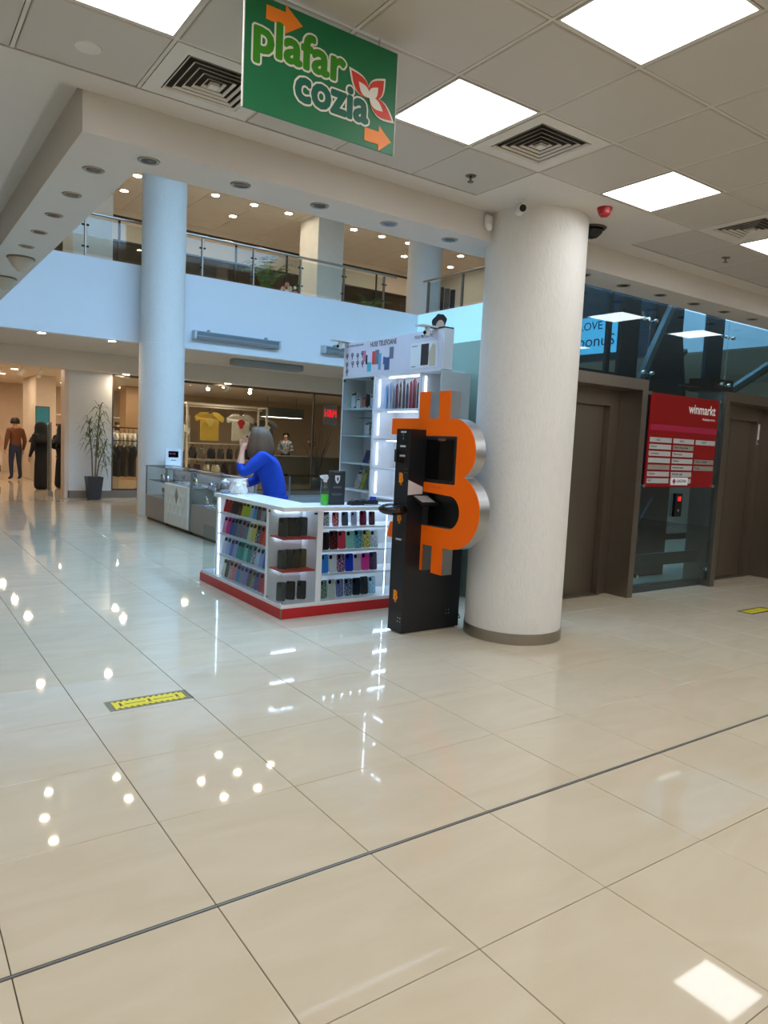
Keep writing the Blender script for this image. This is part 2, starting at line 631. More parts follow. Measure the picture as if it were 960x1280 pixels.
# --- upper gallery: square columns, shop front behind
UW = mat('upper_column_white', (236, 232, 222), .6)
struct(MB().cham(8.6, 9.33, 13.8, 14.75, UZ, RZ, .01).build('gallery_column', UW))
struct(MB().cham(3.0, 3.78, 13.8, 14.75, UZ, RZ, .01).build('gallery_column', UW))
struct(MB().cham(1.6, 2.3, 13.8, 14.75, UZ, RZ, .01).build('gallery_column', UW))
struct(MB().cham(12.1, 12.9, 10.2, 11.0, UZ, RZ, .01).build('gallery_column', UW))
UFR = mat('gallery_frame_dark', (70, 62, 54), .4, .5)
uw = struct(MB().box(-6, 15, 17.0, 17.08, 6.78, 6.84).box(-6, 15, 17.0, 17.08, 6.2, 6.25).build('window_2', UFR))
for k in range(12):
    x = -3.0 + 1.55 * k
    MB().box(x - .03, x + .03, 17.0, 17.08, UZ, 6.78).build('mullion', UFR, uw)
    MB().box(x + .035, x + 1.515, 17.03, 17.045, UZ, 6.2).build('pane', glass('gallery_glass', (214, 206, 194), 1., 1.7), uw)
struct(MB().box(-6, 15, 19.2, 19.4, UZ, RZ).build('wall_gallery', mat('gallery_wall_taupe', (206, 184, 154), .6, var=.1)))
struct(MB().box(-6, 15, 17.01, 17.1, 6.25, RZ).build('gallery_bulkhead', UCEIL))
# ceiling panels upstairs: thin joints as real grooves in a raised panel field
gp = MB().cham(.004, 1.196, .004, .596, 0, .012, .004).mesh('gallery_panel', UCEIL)
fix_normals(gp)
uc = bpy.data.objects['upper_ceiling']
for i in range(10):
    for j in range(6):
        t = bpy.data.objects.new('gallery_panel', gp)
        COL.objects.link(t); t.parent = uc; t.location = (2.4 + i * 1.2, 13.5 + j * .6, RZ - .012)


# ================================================================== CEILING FIXTURES
# LED panels (frame + diffuser)
fr = MB()
for a in ((0.012, .588, .012, .024), (.012, .588, .576, .588), (.012, .024, .024, .576), (.576, .588, .024, .576)):
    fr.box(a[0], a[1], a[2], a[3], 0, .02)
L0 = thing('ceiling_light', 'bright square LED panel light set flush in the grid ceiling', 'ceiling light', (0, 0, 0), 'square LED panels of the grid ceiling')
fr.build('frame', CEILP, L0)
MB().box(.0245, .5755, .0245, .5755, .003, .012).build('diffuser', PANELM, L0)
MB().box(.013, .587, .013, .587, .0205, .04).build('housing', CEILP, L0)
for k, (a, b) in enumerate(sorted(LIGHTS)):
    o = L0 if k == 0 else copy_tree(L0)
    o.location = (.28 + a * .6, .8 + b * .6, CZ)
    if out_of_frame([(o.location.x + p, o.location.y + q, CZ) for p in (0, .6) for q in (0, .6)]):
        o.name = 'ceiling_light_offscreen'
    o['label'] = {(0, 0): 'square LED panel light between the round speaker and the green sign', (3, 0): 'square LED panel light touching the air vent near the round pillar',
                  (3, -2): 'square LED panel light two tiles out from the air vent by the pillar', (6, 0): 'square LED panel light right above the red fire siren',
                  (9, 0): 'square LED panel light touching the air vent over the lift lobby'}.get((a, b), 'square LED panel light of the grid ceiling away from the vents and signs')

# air vents: pyramidal louvre cones
VWH = mat('vent_white', (214, 208, 200), .5)


def vent(label, a, b):
    t = thing('ceiling_vent', label, 'vent', (.28 + a * .6, .8 + b * .6, CZ))
    x, y = t.location.x, t.location.y
    q = MB()
    for x0, x1, y0, y1 in ((.012, .588, .012, .09), (.012, .588, .51, .588), (.012, .09, .09, .51), (.51, .588, .09, .51)):
        q.box(x + x0, x + x1, y + y0, y + y1, CZ, CZ + .02)
    q.build('frame', VWH, t)
    du = MB()
    for a_ in ((.085, .09, .085, .515), (.51, .515, .085, .515), (.09, .51, .085, .09), (.09, .51, .51, .515)):
        du.box(x + a_[0], x + a_[1], y + a_[2], y + a_[3], CZ + .0205, CZ + .25)
    du.box(x + .085, x + .515, y + .085, y + .515, CZ + .25, CZ + .255)
    du.build('duct', mat('duct_galvanised', (112, 108, 102), .6, .2), t)
    for k in range(5):
        ro, ri = .203 - k * .038, .203 - k * .038 - .011
        z0, z1 = CZ - .003, CZ + .005
        cx, cy = x + .3, y + .3
        # a sloping square ring: outer low edge to inner high edge
        w = MB()
        lo = [(cx + sx * ro, cy + sy * ro, z0) for sx, sy in ((-1, -1), (1, -1), (1, 1), (-1, 1))]
        hi = [(cx + sx * ri, cy + sy * ri, z1) for sx, sy in ((-1, -1), (1, -1), (1, 1), (-1, 1))]
        lo2 = [(p[0], p[1], p[2] + .003) for p in lo]; hi2 = [(p[0], p[1], p[2] + .003) for p in hi]
        f = [(i, (i + 1) % 4, 4 + (i + 1) % 4, 4 + i) for i in range(4)] + [(8 + i, 12 + i, 12 + (i + 1) % 4, 8 + (i + 1) % 4) for i in range(4)]
        f += [(i, 8 + i, 8 + (i + 1) % 4, (i + 1) % 4) for i in range(4)]
        w.add(lo + hi + lo2 + hi2, f)
        w.build('louvre', VWH, t)
    MB().box(x + .275, x + .325, y + .275, y + .325, CZ - .012, CZ + .004).build('core', VWH, t)


vent('square louvred air vent beside the green hanging sign', 1, 1)
vent('square louvred air vent next to a light panel by the round pillar', 4, 0)
vent('square louvred air vent over the lift lobby', 8, 0)

# recessed downlights in the beams (switched off look: steel ring, dark cup)
D0 = thing('downlight', 'small recessed downlight in the underside of the atrium beam', 'downlight', (0, 0, 0), 'downlights of the atrium beams')
MB().lathe([(.045, .012), (.047, -.004), (.062, -.006), (.066, 0), (.066, .012)], (0, 0, 0), 20).build('ring', STEEL, D0, True, .6)
MB().lathe([(.001, -.001), (.043, -.002), (.043, .01), (.001, .01)], (0, 0, 0), 20).build('lamp', mat('dark_lamp', (88, 82, 76), .2, .6), D0)
spots = [(1.06 + .58 * k, 2.39) for k in range(5)] + [(.84, 2.78 + .607 * k) for k in range(6)] + [(4.95 + .58 * k, 2.39) for k in range(7)]
for k, (x, y) in enumerate(spots):
    o = D0 if k == 0 else copy_tree(D0)
    o.location = (x, y, BZ)
    o['label'] = 'small recessed downlight in the beam ' + ('that runs towards the clothes shop' if x == .84 else ('above the kiosk and the green sign' if x < 4 else 'above the lift doors'))
    o['group'] = 'downlights of the ' + ('side beam' if x == .84 else ('front beam' if x < 4 else 'lift lobby beam'))


def lit_spot(name, label, group, r, places, lamp=SPOTM):
    t = thing(name, label, 'downlight', (0, 0, 0), group)
    MB().lathe([(r * .82, .01), (r * .84, -.004), (r * 1.1, -.006), (r * 1.16, 0), (r * 1.16, .01)], (0, 0, 0), 18).build('ring', VWH, t, True, .6)
    MB().lathe([(.001, -.003), (r * .8, -.003), (r * .8, .008), (.001, .008)], (0, 0, 0), 18).build('lamp', lamp, t)
    for k, p in enumerate(places):
        o = t if k == 0 else copy_tree(t)
        o.location = p
        if out_of_frame([p]):
            o.name = name + '_offscreen'
    return t


GZ = RZ - .012
up = [(x, 14.3, GZ) for x in (2.6, 4.4, 6.16, 7.12, 8.03, 9.92, 10.8, 11.7, 13.57)] + [(x, 13.3, RZ) for x in (2.6, 6.34, 7.2)] + [(x, 15.5, GZ) for x in (2.9, 4.45, 7.1, 12.43, 14.2)]
lit_spot('gallery_downlight', 'round lit downlight in the cream ceiling of the upper gallery', 'gallery downlights', .105, up)
lit_spot('soffit_downlight', 'round lit downlight under the slab in front of the clothes shop', 'soffit downlights', .075,
         [(2.12, 11.98, SZ), (3.32, 11.98, SZ)], SHOPM)
lit_spot('bulkhead_downlight', 'round lit downlight in the cream shop bulkhead above the window', 'bulkhead downlights', .085,
         [(4.33, SY - .2, 2.79), (6.75, SY - .2, 2.79)], SHOPM)
shopspots = [(x, y, 2.95) for x in (.8, 2.6, 4.6, 6.4, 8.2, 10, 11.8) for y in (16.4, 18.4, 20.6, 22.8)]
lit_spot('shop_downlight', 'round lit downlight in the ceiling inside the clothes shop', 'shop downlights', .09, [p for p in shopspots if not (3.2 < p[0] < 4 and 19.9 < p[1] < 22.3) and not p[0] > 9 and not (p[0] > 8 and p[1] > 19)], SHOPM)

# sprinklers
SPK = mat('sprinkler_metal', (120, 108, 98), .35, .9)
for lb, x, y in (('small pendent sprinkler in the ceiling by the round pillar', 3.0, 1.74), ('small pendent sprinkler in the ceiling over the lift lobby', 6.0, 1.67)):
    t = thing('sprinkler', lb, 'sprinkler', (x, y, CZ))
    MB().lathe([(.001, -.004), (.035, -.004), (.038, 0), (.001, 0)], (x, y, CZ), 16).build('escutcheon', SPK, t)
    MB().cyl((x, y, CZ - .004), (x, y, CZ - .035), .009, .007, 10).build('nozzle', SPK, t)
    MB().lathe([(.001, -.04), (.02, -.042), (.022, -.038), (.001, -.036)], (x, y, CZ), 12).build('deflector', SPK, t)
# round ceiling speaker
t = thing('ceiling_speaker', 'flat round white speaker in a ceiling panel beside the air vent', 'speaker', (.57, 1.74, CZ))
MB().lathe([(.045, -.003), (.06, -.006), (.064, 0), (.045, 0)], (.57, 1.74, CZ), 24).build('rim', VWH, t, True, .6)
MB().lathe([(.001, -.002), (.045, -.002), (.045, 0), (.001, 0)], (.57, 1.74, CZ), 24).build('grille', mat('speaker_grille', (186, 180, 172), .7), t)
# cctv bullet camera, motion sensor, red siren, dark dome beside the pillar head
x, y = 3.60, 1.86
t = thing('security_camera', 'white bullet camera with black lens at the head of the pillar', 'camera', (x, y, CZ))
MB().lathe([(.001, -.012), (.04, -.012), (.045, 0), (.001, 0)], (x, y, CZ), 20).build('mount', WHITE, t, True, .6)
MB().cyl((x, y, CZ - .012), (x - .008, y - .01, CZ - .035), .014, n=12).build('arm', WHITE, t)
MB().cyl((x + .03, y + .05, CZ - .055), (x - .035, y - .055, CZ - .07), .032, n=20).build('housing', WHITE, t, True, .6)
MB().cyl((x - .0352, y - .0552, CZ - .07), (x - .037, y - .058, CZ - .0704), .025, n=20).build('lens', BLACKG, t)
x, y = 3.585, 2.195
t = thing('motion_sensor', 'small white motion sensor on the beam beside the pillar', 'sensor', (x, y, 3.20))
MB().cham(x - .028, x + .028, y - .03, y + .014, 3.20, 3.30, .01).build('body', WHITE, t)
MB().lathe([(.001, -.02), (.018, -.015), (.026, 0), (.026, .03), (.001, .03)], (x, y - .02, 3.20), 16).build('lens', mat('sensor_lens', (236, 236, 234), .25), t, True)
x, y = 4.15, 1.55
t = thing('fire_siren', 'red round fire alarm siren on the ceiling beside the pillar', 'siren', (x, y, CZ))
MB().lathe([(.001, -.02), (.052, -.02), (.055, 0), (.001, 0)], (x, y, CZ), 24).build('base', mat('siren_red', (168, 30, 38), .35), t, True, .6)
MB().lathe([(.001, -.06), (.03, -.06), (.044, -.045), (.046, -.02), (.001, -.02)], (x, y, CZ), 24).build('sounder', MATS['siren_red'], t, True, .6)
x, y = 4.47, 1.93
t = thing('dome_camera', 'dark smoked dome camera on the ceiling behind the pillar head', 'camera', (x, y, CZ))
MB().lathe([(.001, -.012), (.11, -.012), (.12, 0), (.001, 0)], (x, y, CZ), 28).build('base', mat('dome_base', (70, 66, 62), .5), t, True, .6)
MB().lathe([(.001, -.085), (.05, -.075), (.085, -.045), (.098, -.012), (.001, -.012)], (x, y, CZ), 28).build('dome', BLACKG, t, True)
# dome-shaped uplighter bowls hanging under the left beam
BOWL = mat('bowl_beige', (196, 184, 164), .5)
for k, (x, y) in enumerate(((.87, 5.72), (.88, 6.9))):
    t = thing('pendant_bowl', ['beige conical bowl right after the last downlight of the side beam', 'beige conical bowl further along the side beam towards the shop'][k], 'bowl lamp', (x, y, BZ), 'conical bowls under the left beam')
    MB().lathe([(.001, -.135), (.03, -.128), (.075, -.09), (.108, -.035), (.112, -.015), (.10, -.015), (.001, -.03)], (x, y, BZ), 28).build('bowl', BOWL, t, True, .7)
    MB().lathe([(.12, 0), (.128, -.012), (.001, -.014), (.001, 0)], (x, y, BZ), 28).build('rim', mat('bowl_rim', (150, 138, 120), .5), t)

# --- hanging green sign
SGY = .79
t = thing('hanging_sign', 'green hanging sign with orange arrows and white outlined lettering', 'sign', (1.33, SGY, 2.86))
x0, x1, z0, z1 = .95, 1.70, 2.852, 3.30
GREEN = mat('sign_green', (14, 112, 66), .4, var=.05, vscale=2)
MB().box(x0, x1, SGY - .004, SGY + .004, z0, z1).build('board', GREEN, t)
MB().box(x0 - .004, x0, SGY - .006, SGY + .006, z0, z1).box(x1, x1 + .004, SGY - .006, SGY + .006, z0, z1).build('edge_trim', WHITE, t)
for x in (x0 + .1, x1 - .1):
    MB().cyl((x, SGY, z1), (x, SGY, CZ), .003, n=6).build('hanger', STEEL, t)
OUTL = mat('sign_white', (232, 228, 216), .4)
SORG = mat('sign_orange', (250, 136, 30), .4)
ys = SGY - .0052


def arrow(cx, cz, w, h, nm):
    P = [(-w / 2, -h * .25), (w * .02, -h * .25), (w * .02, -h / 2), (w / 2, 0), (w * .02, h / 2), (w * .02, h * .25), (-w / 2, h * .25)]
    MB().prism([(cx + a, cz + b) for a, b in P], ys - .0008, ys, 'y').build(nm, SORG, t)


arrow(1.125, 3.246, .168, .112, 'arrow')
arrow(1.611, 2.906, .146, .112, 'arrow')
for word, X, Z, wd, ht, mtl in (('plafar', .995, 3.042, .425, .178, mat('leaf_green', (52, 138, 18), .4)), ('cozia', 1.188, 2.950, .36, .125, mat('deep_green', (10, 98, 78), .4))):
    fat_text(word, face_negy(X, ys, Z), .2, OUTL, t, 'lettering_outline', wd, ht, .0155, 18)
    fat_text(word, face_negy(X, ys - .0012, Z), .2, mtl, t, 'lettering', wd, ht, .0075, 12)
PET = mat('petal_red', (214, 56, 30), .4)
for k, (ang, ln) in enumerate(((138, .135), (52, .125), (-26, .145))):
    a = math.radians(ang)
    for nm, sc, dy, mtl in (('petal_outline', 1.10, .0, OUTL), ('petal', .98, .0012, PET), ('petal_heart', .58, .0024, OUTL)):
        P = []
        for i in range(17):
            u = i / 16
            P.append((u * ln, .036 * sin(PI * u ** .85)))
        for i in range(15, 0, -1):
            u = i / 16
            P.append((u * ln, -.036 * sin(PI * u ** .85)))
        Q = [(1.553 + sc * (p * cos(a) - q * sin(a)), 3.062 + sc * (p * sin(a) + q * cos(a))) for p, q in P]
        MB().prism(Q, ys - dy - .0022 - .0002 * k, ys - dy - .0012 - .0002 * k, 'y').build(nm, mtl, t)


# ================================================================== CRYPTO MACHINE
BX = 3.30


def arc(cx, cz, ry, rz, a0, a1, n=14):
    return [(cx + ry * cos(math.radians(a0 + (a1 - a0) * i / n)), cz + rz * sin(math.radians(a0 + (a1 - a0) * i / n))) for i in range(n + 1)]


atm = thing('crypto_machine', 'black cash machine with a huge orange letter B and silver edge', 'cash machine', (3.4, 2.54, 0))
# outline in (s, z) with s = -y so that it reads from -x
B_OUT = [(-2.92, 1.736), (-2.554, 1.736), (-2.554, 1.946), (-2.421, 1.946), (-2.421, 1.736), (-2.305, 1.736), (-2.305, 1.946), (-2.172, 1.946), (-2.172, 1.733)]
B_OUT += arc(-2.12, 1.475, .263, .258, 90, 0)
B_OUT += arc(-2.12, 1.475, .263, .213, -2, -56, 8)[0:]
B_OUT += arc(-2.10, 1.04, .321, .279, 67, 0)[1:]
B_OUT += arc(-2.10, 1.04, .321, .303, -2, -90)
B_OUT += [(-2.172, .735), (-2.172, .52), (-2.305, .52), (-2.305, .733), (-2.421, .733), (-2.421, .52), (-2.554, .52), (-2.554, .733), (-2.92, .733), (-2.885, .865),
          (-2.78, .87), (-2.78, 1.602), (-2.92, 1.602)]
C_UP = [(-2.50, 1.60)] + [(-2.07, 1.60), (-2.07, 1.232)] + [(-2.50, 1.232)]
C_LO = [(-2.50, 1.158), (-2.16, 1.145)] + arc(-2.125, 1.018, .125, .128, 80, -88, 10) + [(-2.50, .885)]
Mb = face_negx(BX + .05, 0, 0)
body = shape2d([B_OUT, C_UP, C_LO], Mb, .05, SILVER, atm, 'letter_body')
shape2d([B_OUT, C_UP, C_LO], face_negx(BX - .002, 0, 0), .003, ORANGE, atm, 'letter_face')
ABLK = mat('atm_black', (26, 27, 30), .35, var=.1, bump=.03, bscale=200)
MB().box(3.14, 3.744, 2.45, 2.632, .012, .70).box(3.40, 3.744, 2.45, 2.632, .70, 1.66).box(3.14, 3.301, 2.45, 2.632, .70, 1.645).build('tower', ABLK, atm)
MB().box(3.16, 3.724, 2.465, 2.615, .001, .012).build('foot', BLACK, atm)
MB().box(BX + .06, BX + .098, 2.0, 2.45, .80, 1.62).build('back_panel', mat('atm_inner_black', (8, 8, 9), .3), atm)
scr = MB().cham(BX - .008, BX + .06, 2.074, 2.452, 1.234, 1.596, .004).build('screen_housing', BLACK, atm)
MB().box(BX - .0095, BX - .0075, 2.10, 2.43, 1.262, 1.57).build('display', mat('screen_black', (7, 7, 9), .05), scr)
MB().box(BX - .0102, BX - .0094, 2.20, 2.29, 1.562, 1.582).build('camera_bar', mat('camera_bar_brown', (120, 78, 60), .4), scr)
# sloping desk inside the lower opening with two cards
dk = MB()
dk.add([(BX - .11, 2.448, 1.12), (BX - .11, 2.32, 1.07), (BX + .06, 2.32, 1.07), (BX + .06, 2.448, 1.12), (BX - .11, 2.448, 1.10), (BX - .11, 2.32, 1.05), (BX + .06, 2.32, 1.05), (BX + .06, 2.448, 1.10)],
       [(0, 1, 2, 3), (7, 6, 5, 4), (0, 4, 5, 1), (1, 5, 6, 2), (2, 6, 7, 3), (3, 7, 4, 0)])
dk.build('desk', BLACK, atm)
MB().prism([(3.14, 1.245), (3.14, 1.125), (3.285, 1.135), (3.285, 1.19)], 2.446, 2.449, 'y').build('notice', mat('paper_pale', (212, 206, 204), .6), atm)
MB().add([(BX - .10, 2.44, 1.119), (BX - .10, 2.335, 1.078), (BX + .03, 2.335, 1.078), (BX + .03, 2.44, 1.119), (BX - .10, 2.44, 1.121), (BX - .10, 2.335, 1.080), (BX + .03, 2.335, 1.080), (BX + .03, 2.44, 1.121)],
         [(3, 2, 1, 0), (4, 5, 6, 7), (0, 1, 5, 4), (1, 2, 6, 5), (2, 3, 7, 6), (3, 0, 4, 7)]).build('card', mat('card_grey', (176, 174, 172), .5), atm)
# dark shell-shaped tray sticking out of the narrow front
tr = MB()
tr.ball((3.08, 2.545, 1.005), (.13, .115, .05), 20, 8)
tr.build('tray', mat('tray_gloss', (28, 22, 20), .1), atm, True)
# logos, slots and bolts on the narrow front (x = 3.14)
LOGO = mat('logo_orange', (247, 147, 26), .4)
GLBL = mat('label_grey', (190, 190, 192), .5)
for z in (1.20, .89, .25):
    text('B', face_negx(3.1385, 2.575, z), .105, LOGO, atm, 'small_logo', .0006, .004)
    for dy in (.018, .034):
        MB().box(3.137, 3.1392, 2.57 - dy - .006, 2.57 - dy, z - .002, z + .094).build('logo_bar', LOGO, atm)
for z in (1.613, 1.50, 1.425, .755):
    MB().box(3.1375, 3.1395, 2.505, 2.575, z, z + .014).build('slot_label', GLBL, atm)
MB().box(3.1365, 3.1395, 2.51, 2.57, 1.375, 1.415).build('slot', BLACKG, atm)
for z in (1.595, 1.568):
    MB().ball((3.1385, 2.54, z), .008, 10, 6).build('lens', mat('lens_blue', (70, 80, 110), .1), atm)
MB().box(3.125, 3.1395, 2.60, 2.632, 1.38, 1.48).build('hinge', BLACK, atm)
for z in (1.30, .77, .10):
    for dy, dz in ((0, 0), (.03, 0), (0, .03), (.03, .03)):
        MB().cyl((3.1395, 2.465 + dy, z + dz), (3.137, 2.465 + dy, z + dz), .005, n=8).build('bolt', CHROME, atm)
for dx, dz in ((0, 0), (.03, 0), (0, .03), (.03, .03)):
    MB().cyl((3.60 + dx, 2.4505, .13 + dz), (3.60 + dx, 2.448, .13 + dz), .005, n=8).build('bolt', CHROME, atm)
text('BITCOIN', face_negx(BX - .0055, 2.33, 1.185), .026, mat('faint_print', (206, 74, 4), .4), atm, 'lettering', .0004)
# cables on the floor behind the machine
for k in range(3):
    pts = []
    for i in range(22):
        u = i / 21
        pts.append((3.765 + .012 * sin(7 * u) + .045 * k, 2.58 + .03 * cos(9 * u) + .05 * u, .012 + .17 * max(0, 1 - 3 * u) * (1 - .3 * k) + .012 * k))
    tag(MB().tube(pts, .005, 6).build('power_cable', [BLACK, mat('cable_white', (190, 188, 186), .5), BLACK][k]),
        ['black cable coiling on the floor behind the orange machine', 'white cable lying on the floor between machine and pillar', 'thin black cable looping at the foot of the pillar'][k], 'cable', 'cables behind the machine')

# ================================================================== PHONE KIOSK
kio = thing('kiosk_counter', 'white L-shaped glass display counter on a red plinth full of phone cases', 'display counter', (3.0, 4.0, 0))
KX, KY = 2.5, 3.3
KT = .915
PIN = mat('plinth_brass', (150, 118, 80), .4, .5)
MB().prism([(2.485, 3.272), (4.06, 3.272), (4.06, 3.66), (2.86, 3.66), (2.86, 5.14), (2.485, 5.14)], .001, .088, 'z').build('plinth', RED, kio)
MB().box(2.480, 2.492, 3.267, 3.279, .001, .09).build('corner_strip', PIN, kio)
MB().prism([(2.49, 3.28), (4.06, 3.28), (4.06, 3.65), (2.855, 3.65), (2.855, 5.12), (2.49, 5.12)], .088, .118, 'z').build('bottom_board', KWHITE, kio)
MB().prism([(2.485, 3.28), (4.06, 3.28), (4.06, 3.68), (2.88, 3.68), (2.88, 4.80), (2.485, 4.80)], KT, .950, 'z').build('counter_top', KWHITE, kio)
# carcass: backs and dividers
MB().box(2.845, 2.858, 3.66, 4.77, .118, KT).build('back_panel', KWHITE, kio)
MB().box(2.86, 4.05, 3.645, 3.66, .118, KT).build('back_panel', KWHITE, kio)
MB().box(2.505, 2.858, 4.75, 4.775, .118, KT).build('end_panel', KWHITE, kio)
MB().box(2.503, 2.845, 3.585, 3.635, .118, KT).build('divider', KWHITE, kio)
MB().box(2.83, 2.885, 3.303, 3.585, .118, KT).build('divider', KWHITE, kio)
MB().box(4.03, 4.05, 3.303, 3.645, .118, KT).build('end_panel', KWHITE, kio)
SH = (.345, .555, .765)
for z in SH:
    MB().box(2.52, 2.843, 3.637, 4.749, z - .012, z).build('shelf', KWHITE, kio)
    MB().box(2.887, 4.029, 3.32, 3.643, z - .012, z).build('shelf', KWHITE, kio)
REDSH = mat('red_shelf', (196, 58, 50), .4)
for z in (.40, .68):
    MB().box(2.52, 2.829, 3.32, 3.584, z - .012, z).build('shelf', REDSH if z > .3 else KWHITE, kio)
# glass doors
MB().box(2.500, 2.504, 3.64, 4.19, .120, KT - .002).build('glass_door', GLASS, kio)
MB().box(2.500, 2.504, 4.194, 4.748, .120, KT - .002).build('glass_door', GLASS, kio)
MB().box(2.500, 2.504, 3.305, 3.582, .120, KT - .002).build('glass_door', GLASS, kio)
MB().box(2.500, 2.828, 3.300, 3.304, .120, KT - .002).build('glass_door', GLASS, kio)
MB().box(2.888, 3.25, 3.300, 3.304, .120, KT - .002).build('glass_door', GLASS, kio)
MB().box(3.253, 4.028, 3.300, 3.304, .120, KT - .002).build('glass_door', GLASS, kio)
MB().box(2.497, 2.503, 4.80, 5.10, .118, .60).build('glass_screen', GLASS, kio)
for y in (3.57, 3.65):
    MB().box(2.494, 2.50, y - .012, y + .012, KT - .03, KT - .012).build('door_clip', BLACK, kio)
    MB().box(2.494, 2.50, y - .012, y + .012, .13, .145).build('door_clip', CHROME, kio)
for x in (2.79, 2.90):
    MB().box(x, x + .03, 3.294, 3.30, KT - .03, KT - .014).build('door_clip', BLACK, kio)
MB().cyl((2.49, 3.29, .13), (2.50, 3.30, .13), .012, n=12).build('lock', CHROME, kio)
# LED strips at the back of each bay and along the front edges
for z in SH + (KT,):
    MB().box(2.826, 2.842, 3.65, 4.74, z - .022, z - .0125).build('led_strip', LEDM, kio)
    MB().box(2.90, 4.02, 3.626, 3.642, z - .022, z - .0125).build('led_strip', LEDM, kio)
for z in (.40, .68, KT):
    MB().box(2.56, 2.80, 3.565, 3.582, z - .022, z - .0125).build('led_strip', LEDM, kio)
MB().box(2.522, 2.526, 4.738, 4.742, .13, KT - .01).build('led_strip', LEDM, kio)
MB().box(3.577, 3.581, 3.33, 3.334, .13, KT - .01).build('led_strip', LEDM, kio)

# ---- phone cases
CW, CH, CT = .074, .152, .010
cb = MB(); cb.prism(rrect(CW, CH, .012), -CT / 2, CT / 2, 'y')
cb.v = [(x, y, z + CH / 2) for x, y, z in cb.v]
case_me = cb.mesh('back_shell', BLACK); fix_normals(case_me)
hb = MB(); hb.prism(rrect(.026, .032, .007, cx=-.018, cy=.128), -CT / 2 - .0012, -CT / 2 + .0005, 'y')
hole_me = hb.mesh('camera_window', BLACKG); fix_normals(hole_me)
rb = MB()
for sx in (-1, 1):
    rb.box(sx * (CW / 2) - .001, sx * (CW / 2) + .001, -CT / 2 + .001, CT / 2 + .002, .014, CH - .014)
rim_me = rb.mesh('side_rim', BLACK); fix_normals(rim_me)


def phone_case(label, group, mt, loc, rz=0., lean=.0, roll=0., k=1., hole=BLACKG):
    t = thing('phone_case', label, 'phone case', (0, 0, 0), group)
    for nm, me, mm in (('back_shell', case_me, mt), ('camera_window', hole_me, hole), ('side_rim', rim_me, mt)):
        o = bpy.data.objects.new(nm, me); COL.objects.link(o); o.parent = t
        obj_mat(o, mm)
    t.matrix_world = Matrix.Translation(loc) @ Matrix.Rotation(rz, 4, 'Z') @ Matrix.Rotation(-lean, 4, 'X') @ Matrix.Rotation(roll, 4, 'Y') @ Matrix.Scale(k, 4)
    return t


def pm_(nm, c, c2=None, sc=70):
    return pattern('case_' + nm, c, c2, sc) if c2 else mat('case_' + nm, c, .3, var=.08, vscale=30)


LONG = [  # top shelf first: (name, colour, optional second colour)
    [('scarlet', (196, 24, 36)), ('brick red', (176, 40, 40)), ('navy', (30, 34, 66)), ('black', (24, 24, 28)), ('black and copper', (28, 26, 28), (176, 96, 60)), ('lime', (196, 206, 70)),
     ('yellow-green', (178, 200, 60)), ('silvery', (190, 196, 204)), ('sky blue', (70, 168, 220)), ('brown patterned', (150, 104, 96), (70, 60, 80)), ('light grey', (160, 162, 172)), ('charcoal', (62, 64, 76))],
    [('pale pink', (232, 150, 200)), ('hot pink', (236, 30, 140)), ('royal blue', (50, 80, 190)), ('slate blue', (80, 100, 140)), ('grey-blue', (110, 124, 150)), ('rose and blue', (180, 120, 140), (70, 90, 140)),
     ('steel teal', (90, 140, 160)), ('cream', (226, 222, 180)), ('yellow', (220, 206, 110)), ('navy speckled', (50, 54, 90), (190, 190, 200)), ('dark red', (190, 50, 56)), ('coral', (240, 88, 66))],
    [('frosted', (206, 214, 236)), ('pale lilac', (190, 196, 240)), ('denim blue', (90, 130, 214)), ('lavender', (176, 170, 232)), ('turquoise', (40, 170, 170)), ('sea green', (30, 150, 146)),
     ('mint', (120, 206, 196)), ('teal', (60, 140, 150)), ('grey striped', (120, 124, 140), (220, 224, 232)), ('pearl', (200, 214, 240)), ('periwinkle', (150, 176, 236)), ('cobalt', (50, 110, 206))],
    [('ivory', (220, 224, 210)), ('dark olive', (76, 84, 76)), ('dusty rose', (206, 140, 150), (240, 200, 204)), ('salmon', (220, 130, 140)), ('azure', (60, 140, 210)), ('ash', (140, 150, 176)),
     ('violet', (150, 130, 210)), ('forest grey', (86, 98, 90)), ('grey floral', (110, 116, 112), (190, 180, 180)), ('indigo', (84, 76, 160)), ('raspberry', (200, 70, 100)), ('light red', (222, 84, 88))]]
LVL = ('top', 'second', 'third', 'bottom')
ZL = (.765, .555, .345, .118)
for r, row in enumerate(LONG):
    for k, c in enumerate(row):
        y = 4.665 - k * .0845
        phone_case(f'{c[0]} phone case on the {LVL[r]} shelf in the long side of the kiosk', 'slanted phone cases on the long side of the kiosk',
                   pm_('long_' + c[0].replace(' ', '_'), *c[1:]), (2.565, y, ZL[r] + .005), -PI / 2 + random.uniform(.55, .75), .36 + random.uniform(-.04, .04), 0, random.uniform(.96, 1.04) * (.88 if r == 0 else 1.12))
